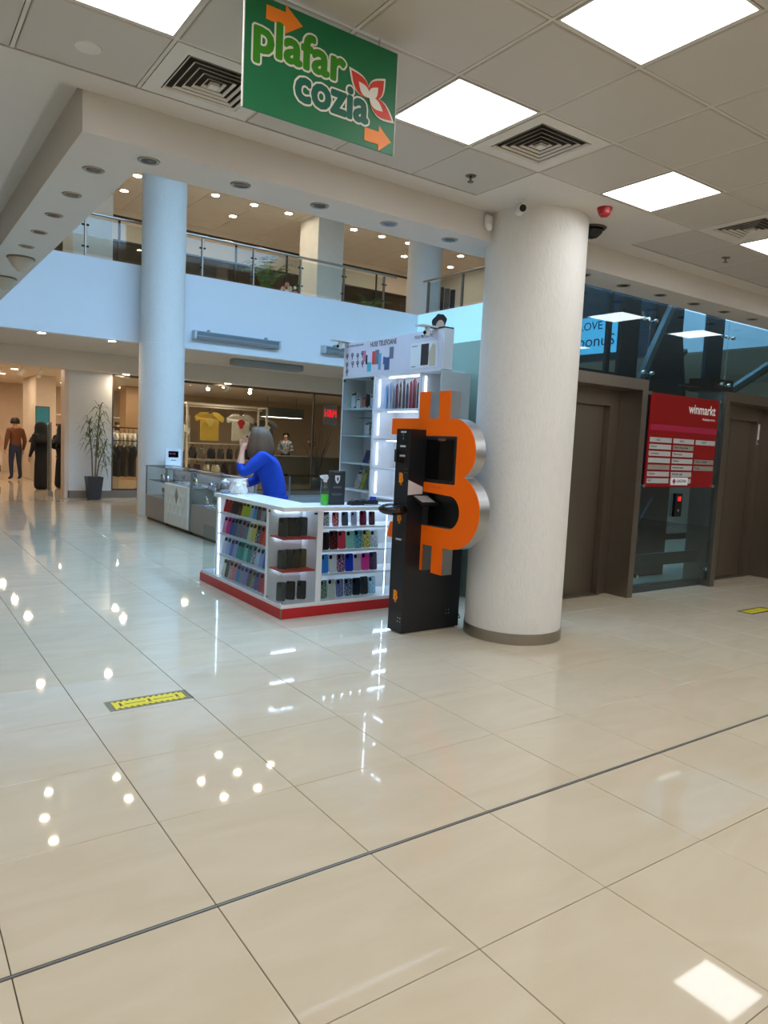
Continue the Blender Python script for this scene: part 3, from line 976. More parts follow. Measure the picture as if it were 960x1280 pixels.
FRONT = [
    [('clear black-dotted', (214, 218, 220), (30, 30, 34)), ('red and white floral', (206, 60, 70), (240, 220, 220)), ('dark grey', (66, 76, 86)), ('lilac marbled', (190, 186, 226), (230, 230, 246)), ('crimson', (150, 40, 66)), ('black and red', (24, 22, 32), (170, 40, 60))],
    [('plain black', (34, 26, 32)), ('black and rust patterned', (34, 22, 24), (160, 50, 50)), ('strawberry red', (222, 60, 80)), ('clear mint', (150, 206, 190)), ('teal map-print', (60, 140, 170), (170, 210, 220)), ('yellow sticker-print', (226, 206, 90), (60, 60, 60)), ('clear sketched', (214, 218, 226), (140, 150, 170))],
    [('bright blue', (50, 140, 230)), ('clear red-based', (224, 220, 226)), ('purple leopard', (110, 50, 100), (220, 180, 200)), ('ultramarine', (30, 60, 200)), ('clear pinkish', (220, 196, 210)), ('magenta', (240, 40, 150)), ('aubergine', (60, 20, 60))],
    [('green and teal mixed', (60, 130, 120), (200, 160, 140)), ('clear brown-based', (206, 204, 200)), ('slate violet', (100, 106, 150), (140, 146, 190)), ('blue-grey camouflage', (70, 80, 110), (160, 170, 190)), ('midnight', (20, 24, 40)), ('jet black', (14, 16, 24)), ('clear blue-glitter', (170, 196, 216), (90, 150, 200))]]
for r, row in enumerate(FRONT):
    for k, c in enumerate(row):
        x = 2.965 + k * (.098 if len(row) == 6 else .0875)
        phone_case(f'{c[0]} phone case upright on the {LVL[r]} shelf of the short kiosk end', 'upright phone cases on the short side of the kiosk',
                   pm_('front_' + c[0].replace(' ', '_'), *c[1:]), (x, 3.39, ZL[r] + .003), random.uniform(-.12, .1), .12, 0, random.uniform(.97, 1.04) * (.84 if r == 0 else 1.06))
# packaged screens and cases in the corner cabinet
CORN = [(.68, [('grey', (40, 40, 40)), ('black', (10, 10, 11)), ('deep black', (6, 6, 7)), ('clear-edged', (70, 70, 74))]),
        (.40, [('graphite', (26, 26, 26)), ('near-black', (10, 10, 10)), ('dark bronze', (34, 27, 18)), ('gold', (96, 74, 40))]),
        (.118, [('taupe', (60, 58, 58)), ('black', (12, 12, 14)), ('grey', (84, 84, 88))])]
nmz = ('top', 'middle', 'lowest')
for r, (z, row) in enumerate(CORN):
    for k, c in enumerate(row):
        u = k / (len(row) - 1)
        phone_case(f'{c[0]} boxed phone case on the {nmz[r]} shelf of the glass corner cabinet', 'boxed phone cases in the kiosk corner cabinet',
                   pm_('corner_' + c[0].replace(' ', '_'), c[1]), (2.562 + .2 * u, 3.43 + .015 * (k % 2), z + .004), -.62 + .04 * k, .08, 0, 1.08)

# ---- things on the counter
def bottle():
    x, y, z = 2.985, 3.47, .951
    t = thing('spray_bottle', 'clear spray bottle with green liquid on the kiosk counter', 'bottle', (x, y, z))
    MB().lathe([(.001, 0), (.036, .0), (.038, .01), (.038, .125), (.030, .155), (.016, .19), (.013, .205), (.001, .205)], (x, y, z), 20).build('bottle', glass('bottle_plastic', (236, 240, 238)), t, True, .7)
    MB().lathe([(.001, .003), (.034, .003), (.035, .012), (.035, .095), (.001, .095)], (x, y, z), 20).build('green_liquid', mat('green_liquid', (80, 224, 70), .15), t, True, .7)
    MB().lathe([(.001, .205), (.018, .205), (.018, .225), (.001, .225)], (x, y, z), 14).build('collar', WHITE, t)
    MB().prism([(x - .05, z + .262), (x - .05, z + .248), (x - .012, z + .225), (x + .02, z + .225), (x + .028, z + .245), (x + .018, z + .268)], y - .012, y + .012, 'y').build('trigger_head', mat('trigger_white', (226, 230, 232), .4), t)


bottle()
x, y, z = 3.10, 3.47, .951
t = thing('sign_stand', 'dark grey countertop placard with a white shield emblem', 'placard', (x, y, z))
DG = mat('placard_grey', (52, 58, 62), .4)
MB().cham(x - .075, x + .095, y - .004, y + .008, z, z + .305, .003).build('board', DG, t)
MB().box(x - .06, x + .08, y - .02, y + .05, z, z + .006).build('foot', DG, t)
WS = mat('placard_white', (226, 230, 232), .4)
sh = [(-.026, .03), (.026, .03), (.026, -.005), (.016, -.03), (0, -.045), (-.016, -.03), (-.026, -.005)]
MB().prism([(x + .01 + a, z + .235 + b) for a, b in sh], y - .0062, y - .0042, 'y').build('shield_emblem', WS, t)
MB().prism([(x + .012 + .3 * a, z + .233 + .5 * b) for a, b in sh], y - .0074, y - .0060, 'y').build('emblem_core', DG, t)
text('ARMOR', face_negy(x - .032, y - .005, z + .145), .026, mat('placard_dim', (110, 118, 122), .5), t, 'lettering', .0004, .001)
for k, zz in enumerate((.098, .086, .292)):
    MB().box(x - .05 + .01 * k, x + .07 - .01 * k, y - .0052, y - .004, z + zz, z + zz + .004).build('small_print', mat('placard_dim2', (120, 128, 132), .5), t)
x, y = 3.30, 3.43
t = thing('card_terminal', 'black card payment terminal lying on the kiosk counter', 'payment terminal', (x, y, .951))
MB().prism([(x - .08, .951), (x + .06, .951), (x + .06, .972), (x - .02, 1.000), (x - .06, .985)], y - .04, y + .045, 'y').build('body', BLACK, t)
MB().box(x - .03, x + .035, y - .03, y + .03, .99, .996).build('keypad', mat('keypad_dark', (44, 46, 54), .5), t)
x = 3.44
t = thing('receipt_printer', 'black receipt printer with a blue slip beside the payment terminal', 'printer', (x, y, .951))
MB().cham(x - .065, x + .075, y - .05, y + .06, .951, 1.0, .01).build('body', BLACK, t)
MB().box(x - .02, x + .045, y - .045, y - .03, 1.0, 1.03).build('blue_slip', mat('slip_blue', (44, 70, 190), .4), t)
tag(MB().tube([(3.37, 3.40, .957), (3.40, 3.37, .957), (3.46, 3.36, .957), (3.52, 3.37, .957), (3.56, 3.42, .957)], .005, 6).build('cable', mat('cable_grey', (150, 150, 152), .5)),
    'grey cable running along the kiosk counter in front of the printer', 'cable')
# glass jar, tin and white carrier bag at the far end of the counter
x, y = 2.57, 4.735
t = thing('glass_jar', 'glass jar with a lid at the far end of the kiosk counter', 'jar', (x, y, .951))
MB().lathe([(.001, 0), (.045, 0), (.052, .02), (.052, .085), (.035, .1), (.001, .1)], (x, y, .951), 20).build('jar', glass('jar_glass', (222, 232, 240)), t, True, .7)
MB().lathe([(.001, .1), (.042, .1), (.044, .118), (.02, .13), (.012, .145), (.001, .148)], (x, y, .951), 20).build('lid', mat('jar_lid', (206, 216, 224), .2, .3), t, True, .7)
MB().lathe([(.001, .006), (.042, .008), (.044, .03), (.001, .036)], (x, y, .951), 16).build('contents', mat('jar_contents', (214, 222, 232), .3, .4), t)
x, y = 2.66, 4.60
bgm = mat('bag_white', (236, 234, 228), .6)
b = MB()
n = 18
rings = []
rbag = random.Random(8)
for j in range(8):
    zz = [0, .02, .05, .08, .10, .115, .12, .10][j]; rr = [.075, .09, .095, .085, .078, .07, .062, .04][j]
    ring_ = []
    for i in range(n):
        a_ = 2 * PI * i / n
        q_ = rr * (1 + rbag.uniform(-.16, .16) * (j > 0) + .18 * cos(2 * a_) * j / 7)
        ring_.append((x + q_ * cos(a_) * .85, y + q_ * sin(a_) * 1.1, .951 + zz + (rbag.uniform(-.012, .022) if 0 < j else 0)))
    rings.append(ring_)
b.add([p for r_ in rings for p in r_], [(j * n + i, j * n + (i + 1) % n, (j + 1) * n + (i + 1) % n, (j + 1) * n + i) for j in range(7) for i in range(n)] + [tuple(range(n - 1, -1, -1)), tuple(range(7 * n, 8 * n))])
tag(b.build('paper_bag', bgm, None, False), 'crumpled white bag on the kiosk counter under the woman\'s arm', 'bag')
x, y = 2.62, 4.44
tag(MB().prism([(x - .06, y - .05), (x + .05, y - .07), (x + .07, y + .04), (x - .04, y + .06)], .951, .957, 'z').build('napkin', bgm), 'flat white paper lying on the kiosk counter', 'paper')

# ================================================================== KIOSK RACK
RX, RY0, RY1 = 4.10, 3.275, 5.06
rk = thing('display_rack', 'tall white shelf rack with lit bays and a picture header behind the kiosk counter', 'shelf rack', (4.3, 4.17, 0))
RS = mat('rack_white', (222, 224, 226), .4, var=.02)
RG = mat('rack_grey_side', (186, 190, 190), .45, var=.03)
MB().box(4.405, 4.42, RY0 + .02, RY1, .001, 2.235).build('back_panel', RS, rk)
MB().box(RX, 4.46, RY0, RY0 + .02, .001, 2.235).build('side_panel', RG, rk)
MB().box(4.425, 4.465, RY0 + .02, 3.6, .001, 2.235).build('rear_panel', RG, rk)
for y0, y1 in ((RY1 - .02, RY1), (4.395, 4.425), (3.60, 3.625)):
    MB().box(RX, 4.405, y0, y1, .001, 2.235).build('upright', RS, rk)
MB().box(RX - .004, 4.405, RY0 + .02, RY1, 2.235, 2.25).build('top_board', RS, rk)
hd = MB().box(RX + .006, 4.22, RY0, RY1, 2.25, 2.63).build('header_box', RS, rk)
bays = ((4.425, 5.04), (3.625, 4.395), (3.295, 3.60))
for k, (y0, y1) in enumerate(bays):
    for z in ((1.90, 1.60, 1.29, .99, .62, .3), (1.885, 1.575, 1.26, .95, .6, .3), (1.93, 1.6, 1.28, .95, .6, .3))[k]:
        MB().box(RX + .01, 4.40, y0 + .001, y1 - .001, z - .018, z).build('shelf', RS, rk)
MB().box(RX + .2, 4.40, 4.43, 5.035, 1.80, 1.806).build('glass_shelf', GLASS, rk)
MB().box(RX + .0, RX + .004, 4.428, 5.038, 1.0, 2.23).build('glass_door', GLASS, rk)
for z0, z1 in ((1.89, 2.23), (1.58, 1.866), (1.265, 1.557), (.955, 1.242)):
    MB().box(RX + .06, RX + .066, 4.386, 4.392, z0 + .03, z1 - .03).build('led_strip', LEDM, rk)
    MB().box(RX + .16, RX + .175, 3.66, 4.36, z1 - .008, z1 - .002).build('led_strip', LEDM, rk)
for z0, z1 in ((1.94, 2.23), (1.61, 1.905)):
    MB().box(RX + .06, RX + .066, 3.588, 3.594, z0 + .03, z1 - .03).build('led_strip', LEDM, rk)
for y in (5.02, 4.45):
    MB().box(RX - .004, RX + .006, y - .015, y + .015, 2.20, 2.22).build('door_clip', BLACK, rk)
# header print
HX = RX + .004
MB().box(HX - .002, HX + .002, 3.295, 5.05, 2.262, 2.62).build('header_print', mat('header_print', (222, 220, 232), .4, var=.03), hd)
INK = mat('header_ink', (62, 58, 74), .5)
text('HUSE TELEFOANE', face_negx(HX - .003, 4.52, 2.535), .075, INK, hd, 'lettering', .0005, .001, width=.48)
text('ACCESORII TELEFOANE', face_negx(HX - .003, 5.0, 2.575), .03, INK, hd, 'lettering', .0005, width=.34)
text('FOLII PROTECTIE', face_negx(HX - .003, 3.73, 2.555), .045, INK, hd, 'lettering', .0005, width=.28)
hp = random.Random(3)
for k in range(9):        # small gadget pictures
    cy, cz = 4.99 - (k % 4) * .105 - hp.uniform(0, .02), 2.49 - (k // 4) * .09 + hp.uniform(-.01, .01)
    shape2d([arc(-cy, cz, .028, .024, 0, 340, 12), arc(-cy, cz, .015, .012, 0, 340, 10)], face_negx(HX - .003, 0, 0), .0006, mat('gadget_grey', (104, 104, 118), .5), hd, 'gadget_picture')
    MB().box(HX - .0036, HX - .002, cy - .008, cy + .004, cz - .05, cz + .005).build('gadget_picture', mat('gadget_dark', (66, 66, 80), .5), hd)
pic = [(4.63, .05, .12, 2.40, (214, 120, 150)), (4.585, .03, .10, 2.37, (40, 42, 54)), (4.53, .075, .10, 2.29, (80, 190, 206)), (4.45, .05, .14, 2.36, (232, 76, 60)), (4.385, .07, .15, 2.36, (120, 122, 140)),
       (4.33, .045, .17, 2.30, (110, 160, 196)), (4.25, .03, .08, 2.35, (60, 110, 170)), (4.195, .09, .13, 2.29, (80, 100, 140)), (4.12, .07, .12, 2.40, (120, 122, 144))]
for k, (y, w, h, z, c) in enumerate(pic):
    MB().box(HX - .0036 - .0002 * k, HX - .0018, y - w / 2, y + w / 2, z, z + h).build('case_picture', mat('picture_%d' % k, c, .4), hd)
MB().box(HX - .003, HX - .0018, 3.36, 3.79, 2.275, 2.525).build('poster', mat('poster_pale', (232, 236, 238), .4), hd)
MB().box(HX - .004, HX - .0028, 3.50, 3.62, 2.30, 2.505).build('phone_picture', mat('phone_dark', (58, 48, 50), .4), hd)
MB().prism([(3.39, 2.285), (3.48, 2.285), (3.50, 2.42), (3.44, 2.50), (3.40, 2.48)], HX - .0044, HX - .0028, 'x').build('hand_picture', mat('hand_beige', (212, 200, 176), .5), hd)
MB().box(HX - .004, HX - .0028, 3.70, 3.77, 2.29, 2.297).box(HX - .004, HX - .0028, 3.68, 3.77, 2.49, 2.496).build('small_print', INK, hd)
# rack goods
BXW = [('white box with a black figure', (226, 226, 226), (30, 30, 32)), ('small plain white box', (216, 218, 220), None), ('red and white box', (196, 110, 100), (230, 230, 230)), ('black and white box', (30, 30, 36), (220, 220, 220)), ('white box with dark print', (220, 220, 222), (40, 40, 48)), ('white box with orange corner', (226, 222, 216), (226, 140, 60))]


def carton(label, mt, x, y, z, w, d, h, lean=0., name='product_box'):
    t = thing(name, label, 'box', (0, 0, 0), 'goods on the kiosk rack')
    MB().cham(-d / 2, d / 2, -w / 2, w / 2, 0, h, .002).build('carton', mt, t)
    MB().box(-d / 2 - .001, -d / 2 + .0005, -w * .36, w * .36, h * .78, h * .9).build('print_band', INK, t)
    t.matrix_world = Matrix.Translation((x, y, z + .001 + d / 2 * sin(lean))) @ Matrix.Rotation(lean, 4, 'Y')


for k, (nm, c1, c2) in enumerate(BXW):
    y = (4.96, 4.85, 4.745, 4.66, 4.57, 4.48)[k]
    carton(nm + ' on the top shelf behind the rack glass', pattern('box_%d' % k, c1, c2, 30, .3) if c2 else mat('box_%d' % k, c1, .5), RX + .12, y, 1.901, .08, .06, (.19, .12, .13, .16, .15, .14)[k])
carton('slim white box with a black stripe on the second rack shelf', pattern('box_7', (224, 224, 226), (20, 20, 22), 40, .3), RX + .12, 4.66, 1.601, .07, .05, .15)
carton('black framed box with white window on the second rack shelf', pattern('box_8', (24, 24, 26), (200, 200, 204), 22, .4), RX + .12, 4.51, 1.601, .13, .05, .15)
for k, (nm, c1, c2, y, w, h) in enumerate((('dark blue', (44, 54, 110), None, 4.70, .10, .15), ('brown floral', (140, 100, 80), (220, 200, 190), 4.60, .07, .14), ('white floral', (220, 216, 216), (190, 110, 110), 4.51, .07, .17))):
    carton(nm + ' notebook leaning on the third rack shelf', pattern('box_n%d' % k, c1, c2, 50, .35) if c2 else mat('box_n%d' % k, c1, .5), RX + .12, y, 1.291, w, .015, h, .35, 'notebook')
for k, (nm, c1, c2, y, w, h) in enumerate((('white and red', (222, 216, 214), (180, 90, 90), 4.86, .11, .22), ('lime green', (186, 196, 60), (120, 130, 60), 4.75, .06, .25), ('red and blue', (190, 60, 66), (60, 70, 130), 4.50, .06, .22))):
    carton(nm + ' magazine propped on the lowest rack shelf in view', pattern('box_m%d' % k, c1, c2, 40, .35), RX + .12, y, .991, w, .015, h, .3, 'magazine')
TALL = [('pale blue', (150, 190, 230)), ('ice blue', (170, 206, 240)), ('clear frosted', (190, 200, 220)), ('dark red', (120, 20, 34)), ('black striped', (40, 36, 40), (170, 150, 120)), ('brown', (84, 60, 56)), ('navy', (40, 46, 96)), ('bright red', (190, 26, 50)), ('crimson', (170, 24, 52)), ('blue-black', (30, 34, 66)), ('wine red', (140, 30, 50)), ('denim', (60, 90, 150))]
for k, c in enumerate(TALL):
    y = 4.345 - k * .0605
    mt = pattern('tall_%d' % k, c[1], c[2], 50, .35) if len(c) > 2 else mat('tall_%d' % k, c[1], .35, var=.1)
    t = thing('case_package', f'{c[0]} flat phone case package standing in the lit upper bay of the rack', 'package', (0, 0, 0), 'case packages in the lit bay')
    MB().cham(-.06, .06, -.006, .006, 0, .25 + .02 * (k % 3), .002).build('package', mt, t)
    MB().box(-.02, .02, -.004, .004, .25 + .02 * (k % 3), .268 + .02 * (k % 3)).build('hang_tab', mt, t)
    t.matrix_world = Matrix.Translation((RX + .13, y, 1.886)) @ Matrix.Rotation(-.9 + .2 * random.random(), 4, 'Z') @ Matrix.Rotation(PI / 2, 4, 'Z')
for k in range(4):
    carton(['dark', 'black', 'charcoal', 'grey'][k] + ' little box on the top shelf of the narrow rack bay', mat('tiny_%d' % k, [(30, 30, 36), (14, 14, 16), (60, 62, 70), (110, 112, 120)][k], .5), RX + .12, 3.56 - k * .065, 1.931, .05, .05, .07)
carton('small clear box on the second shelf of the lit rack bay', mat('box_clear', (196, 204, 224), .2), RX + .12, 4.08, 1.576, .07, .04, .10)
# camera brackets on top of the rack
for k, (y, lb) in enumerate(((5.0, 'white camera on a flat plate at the far end of the rack top'), (3.42, 'white camera under a flat plate at the lift end of the rack top'))):
    t = thing('rack_camera', lb, 'camera', (RX, y, 2.631))
    MB().box(RX - .20, RX + .12, y - .05, y + .05, 2.64, 2.652).build('plate', WHITE, t)
    MB().box(RX - .06, RX + .05, y - .02, y + .02, 2.631, 2.64).build('bracket', STEEL, t)
    MB().cyl((RX - .09, y, 2.64), (RX - .09, y, 2.61), .022, n=14).build('stem', WHITE, t)
    MB().ball((RX - .09, y, 2.592), .036, 16, 10).build('head', WHITE, t, True)
    MB().cyl((RX - .12, y - .006, 2.585), (RX - .13, y - .008, 2.582), .016, n=12).build('lens', BLACKG, t)
tag(MB().box(RX + .0, RX + .12, 3.28, 3.365, 2.6315, 2.645).build('flat_board', mat('dark_board', (70, 60, 52), .5)), 'dark thin board lying on top of the kiosk rack', 'board')
# teal partition (side of the lift block)
TEAL = mat('teal_panel', (140, 158, 142), .3, var=.04)
struct(MB().box(4.60, 4.66, 2.75, 4.55, .001, 2.58).build('wall_teal', TEAL))


# ================================================================== LIFTS
EY = 2.62


def lift(name, x0, label):
    x1 = x0 + 1.5
    d = struct(MB().box(x0, x0 + .09, EY - .02, EY + .34, .001, 2.31).build(name, DSTEEL), label)
    d['category'] = 'structure'
    MB().box(x1 - .09, x1, EY - .02, EY + .34, .001, 2.31).build('portal_jamb', DSTEEL, d)
    MB().box(x0 + .09, x1 - .09, EY - .02, EY + .34, 2.20, 2.31).build('portal_header', DSTEEL, d)
    # inner frame
    MB().box(x0 + .092, x0 + .24, EY + .26, EY + .36, .001, 2.198).build('inner_jamb', DSTEEL, d)
    MB().box(x1 - .24, x1 - .092, EY + .26, EY + .36, .001, 2.198).build('inner_jamb', DSTEEL, d)
    MB().box(x0 + .241, x1 - .241, EY + .26, EY + .36, 2.03, 2.198).build('inner_header', DSTEEL, d)
    xm = (x0 + x1) / 2
    MB().box(x0 + .243, xm - .003, EY + .33, EY + .37, .012, 2.028).build('door_leaf', DSTEEL, d)
    MB().box(xm + .003, x1 - .243, EY + .33, EY + .37, .012, 2.028).build('door_leaf', DSTEEL, d)
    MB().box(x0 + .243, x1 - .243, EY + .22, EY + .37, .001, .010).build('sill', STEEL, d)
    return d


d1 = lift('door_1', 4.84, 'bronze steel lift doors in a deep portal behind the round pillar')
d2 = lift('door_2', 7.83, 'bronze steel lift doors in a deep portal right of the red directory board')
MB().box(9.12, 9.165, EY + .256, EY + .259, 1.74, 2.0).build('notice', mat('notice_white', (214, 212, 214), .5), d2)
MB().box(9.125, 9.16, EY + .2545, EY + .256, 1.75, 1.80).build('notice_print', INK, d2)

# glass wall of the lift lobby: panes and point fittings
lw = struct(MB().box(6.34, 7.83, EY + .12, EY + .16, .001, .09).build('wall_lift_glass', mat('glass_channel', (96, 100, 98), .4, .6)))
for x0, x1, z0, z1 in ((6.345, 7.825, .09, 2.31), (4.70, 6.335, 2.315, BZ), (6.345, 7.825, 2.315, BZ), (7.835, 9.4, 2.315, BZ), (9.41, 11.2, .05, BZ)):
    MB().box(x0, x1, EY + .02, EY + .03, z0, z1).build('pane', GLASSD, lw)
for x in (6.34, 7.83, 9.4):
    for z in (2.93, 2.39):
        for dx in (-.07, .07):
            MB().cyl((x + dx, EY + .018, z), (x + dx, EY - .012, z), .02, n=12).build('point_fixing', CHROME, lw)
    MB().tube([(x - .07, EY + .05, 2.93), (x, EY + .10, 2.97), (x, EY + .12, 3.03)], .012, 8).build('spider_arm', CHROME, lw)
    MB().tube([(x + .07, EY + .05, 2.93), (x, EY + .10, 2.97)], .012, 8).build('spider_arm', CHROME, lw)
for x in (6.42, 7.74):
    MB().cyl((x, EY + .018, .22), (x, EY - .012, .22), .02, n=12).build('point_fixing', CHROME, lw)
# lift shaft steelwork behind the glass
SHAFT = mat('shaft_steel', (44, 54, 62), .5, .3, var=.1)
DARKW = mat('shaft_panel', (52, 60, 64), .6)
sh_ = struct(MB().box(4.70, 9.6, 5.0, 5.1, .001, 2.5).build('lift_shaft', DARKW))
MB().box(4.70, 4.76, 2.98, 5.0, .001, 2.5).build('shaft_side', DARKW, sh_)
for x0, x1, y0, y1 in ((6.62, 6.69, 3.4, 3.44), (6.86, 7.20, 3.4, 3.45), (7.50, 8.08, 3.4, 3.46), (8.64, 9.02, 3.4, 3.45)):
    MB().box(x0, x1, y0, y1, .001, 4.6).build('steel_column', SHAFT, sh_)


def bar(p0, p1, w=.05, nm='brace', mt=SHAFT):
    MB().cyl(p0, p1, w, n=4).build(nm, mt, sh_)


bar((7.1, 3.3, 2.35), (7.75, 3.3, 3.5), .05, mt=mat('brace_pale', (120, 128, 130), .5, .3))
bar((8.05, 3.5, 3.5), (8.35, 3.5, 2.2), .05)
bar((8.0, 3.9, 2.4), (8.95, 3.9, 3.0), .04)
bar((8.9, 3.3, 2.35), (10.4, 3.3, 3.05), .05, mt=MATS['brace_pale'])
bar((9.0, 3.5, 2.25), (10.6, 3.5, 2.95), .04)
bar((6.62, 3.3, 1.0), (6.95, 3.3, .25), .03)
bar((7.6, 3.3, 1.0), (7.0, 3.3, .25), .03)
for z in (2.42, .42):
    MB().box(4.8, 9.5, 3.55, 3.62, z, z + .08).build('steel_rail', SHAFT, sh_)
MB().box(6.4, 7.8, 2.78, 2.82, .28, .42).build('glass_rail', mat('rail_dull', (70, 80, 80), .5, .4), sh_)
MB().box(8.15, 8.65, 3.0, 3.3, 2.36, 2.52).build('motor_box', BLACK, sh_)

# red directory board
dx0, dx1, dz0, dz1, dy = 6.38, 7.67, 1.195, 2.19, EY - .03
db = thing('directory_board', 'red shopping centre directory board fixed on the lift lobby glass', 'directory board', (7.03, dy, dz0))
CRIM = mat('directory_red', (138, 2, 10), .3, var=.02)
MB().box(dx0, dx1, dy, dy + .012, dz0, dz1).build('panel', CRIM, db)
MB().box(dx0 + .03, dx1, dy - .0012, dy, 1.80, 1.865).build('stripe', mat('directory_stripe', (160, 30, 66), .3), db)
for x in (dx0 - .012, dx1 + .012):
    for z in (dz0 + .01, dz1 - .01):
        MB().cyl((x, dy - .012, z), (x, EY + .018, z), .02, n=12).build('standoff', CHROME, db)
text('winmarkt', face_negy(7.08, dy - .001, 1.985), .15, mat('print_white', (240, 238, 236), .4), db, 'lettering', .0006, .002, width=.53)
text('shopping centre', face_negy(7.36, dy - .001, 1.945), .036, MATS['print_white'], db, 'lettering', .0006, width=.25)
CG = mat('cell_grey', (176, 180, 180), .4)
CD = mat('cell_dark', (140, 138, 130), .4)
INK2 = mat('cell_ink', (60, 62, 66), .5)
cells = [[('Etaj I', 1), ('Etaj II', 1), ('Etaj III', 1)], [('Fashion', 1), ('Fitness Shop Gym', 2), None], [('Cosmetice', 1), ('Electronice', 1), None], [('', 1), ('Fashion', 1), ('Optica   animale', 2)],
         [('', 2), ('Articole sport', 1), ('Mobila', 2)], [('Librarie', 1), ('Articole copii', 1), None], [('KiK', 1), ('Cosmetice', 1), None]]
for r, row in enumerate(cells):
    for c, ce in enumerate(row):
        if not ce:
            continue
        cx0 = dx0 + .035 + c * .425
        cz = 1.725 - r * .073
        MB().box(cx0, cx0 + .39, dy - .002, dy, cz - .052, cz).build('name_plate', CG if ce[1] == 1 else CD, db)
        if ce[0]:
            text(ce[0], face_negy(cx0 + (.12 if r == 0 else .02), dy - .0026, cz - .042), .036, INK2, db, 'lettering', .0004)
MB().box(6.85, 7.17, dy - .003, dy, 1.215, 1.30).build('name_plate', mat('plate_white', (236, 236, 240), .4), db)
text('LAGUNA', face_negy(6.965, dy - .0036, 1.235), .048, INK2, db, 'lettering', .0004, .0005, width=.18)
MB().prism([(6.91, 1.222), (6.94, 1.257), (6.91, 1.292), (6.88, 1.257)], dy - .0042, dy - .003, 'y').build('emblem', mat('emblem_violet', (150, 50, 90), .4), db)
# call display
cp = thing('call_panel', 'black lift call panel with red digits below the directory board', 'call panel', (7.06, EY - .002, .86))
MB().box(7.0, 7.13, EY - .012, EY + .019, .86, 1.12).build('plate', BLACKG, cp)
DIG = mat('red_digit', (255, 40, 50), .4, emit=1.6)
text('18', face_negy(7.03, EY - .0135, 1.02), .075, DIG, cp, 'digits', .0004)
MB().cyl((7.065, EY - .012, .93), (7.065, EY - .017, .93), .014, n=14).build('button', CHROME, cp)
# caution strips on the floor
def floor_sticker(label, cx, cy, w, d, rz):
    t = thing('floor_sticker', label, 'floor sticker', (0, 0, 0), None)
    YEL = mat('sticker_yellow', (226, 206, 40), .4)
    MB().box(-w / 2 - .035, w / 2 + .035, -d / 2 - .02, d / 2 + .02, .0003, .0008).build('clear_film', glass('film', (236, 236, 232), .5, 1.3), t)
    MB().box(-w / 2, w / 2, -d / 2, d / 2, .0008, .0014).build('yellow_sheet', YEL, t)
    for sy in (-1, 1):
        for k in range(12):
            x = -w / 2 + (k + .3) * w / 12
            MB().prism([(x, sy * (d / 2 - .014)), (x + .016, sy * (d / 2 - .014)), (x + .024, sy * (d / 2 - .002)), (x + .008, sy * (d / 2 - .002))], .0014, .0018, 'z').build('hazard_stripe', BLACK, t)
    for x in (-w * .4, 0, w * .4):       # little walking figures
        fg = MB()
        fg.cyl((x, .022, .0014), (x, .022, .0018), .006, n=10).prism([(x - .006, -.004), (x + .006, -.004), (x + .007, .014), (x - .007, .014)], .0014, .0018, 'z')
        fg.prism([(x - .010, -.024), (x - .004, -.024), (x + .001, -.004), (x - .005, -.004)], .0014, .0018, 'z').prism([(x + .004, -.024), (x + .010, -.024), (x + .005, -.004), (x - .001, -.004)], .0014, .0018, 'z')
        fg.build('figure', BLACK, t)
    for x in (-w * .2, w * .2):
        MB().box(x - .05, x + .05, -.003, .003, .0014, .0018).prism([(x - .06, 0), (x - .046, .007), (x - .046, -.007)], .0014, .0018, 'z').prism([(x + .06, 0), (x + .046, -.007), (x + .046, .007)], .0014, .0018, 'z').build('arrow', BLACK, t)
    t.matrix_world = Matrix.Translation((cx, cy, 0)) @ Matrix.Rotation(rz, 4, 'Z')


floor_sticker('yellow and black distance sticker on the open beige floor', .97, 1.92, .40, .12, .0)
floor_sticker('yellow and black distance sticker on the floor before the lifts', 7.06, 1.63, .40, .12, .0)

# ================================================================== ATRIUM FASCIA THINGS
bb = thing('billboard', 'backlit pale cyan advertising banner along the side fascia of the atrium', 'billboard', (FX - .02, 9, SZ + .08))
MB().box(FX - .03, FX - .002, 8.7, FY - .05, SZ + .10, PZ - .02).build('panel', mat('billboard_cyan', (168, 226, 250), .4, emit=.55, var=.12, vscale=.6), bb)
HAIRB = mat('print_black', (28, 26, 30), .5)
shape2d([[(-10.9 + .26 * cos(a) * (1 + .08 * sin(5 * a)), 4.30 + .19 * sin(a) * (1 + .06 * cos(7 * a))) for a in [2 * PI * i / 40 for i in range(40)]]], face_negx(FX - .032, 0, 0), .001, HAIRB, bb, 'hair_print')
shape2d([[(-10.86 + .16 * cos(a), 4.18 + .17 * sin(a)) for a in [2 * PI * i / 32 for i in range(32)]]], face_negx(FX - .0345, 0, 0), .001, mat('print_skin', (226, 190, 172), .5), bb, 'face_print')
NAVY = mat('print_navy', (36, 66, 92), .5)
lb_ = thing('light_box', 'small lit cyan sign with dark letters seen through the lift glass', 'sign', (FX - .02, 6.4, 3.28))
MB().box(FX - .05, FX - .002, 5.85, 7.05, 3.28, 3.92).build('panel', mat('lightbox_cyan', (110, 206, 240), .4, emit=.5), lb_)
text('LOVE', face_negx(FX - .052, 6.83, 3.66), .2, NAVY, lb_, 'lettering', .001, .001, width=.50)
text('bonuS', face_negx(FX - .052, 6.83, 3.36), .27, NAVY, lb_, 'lettering', .001, .001, width=.78)


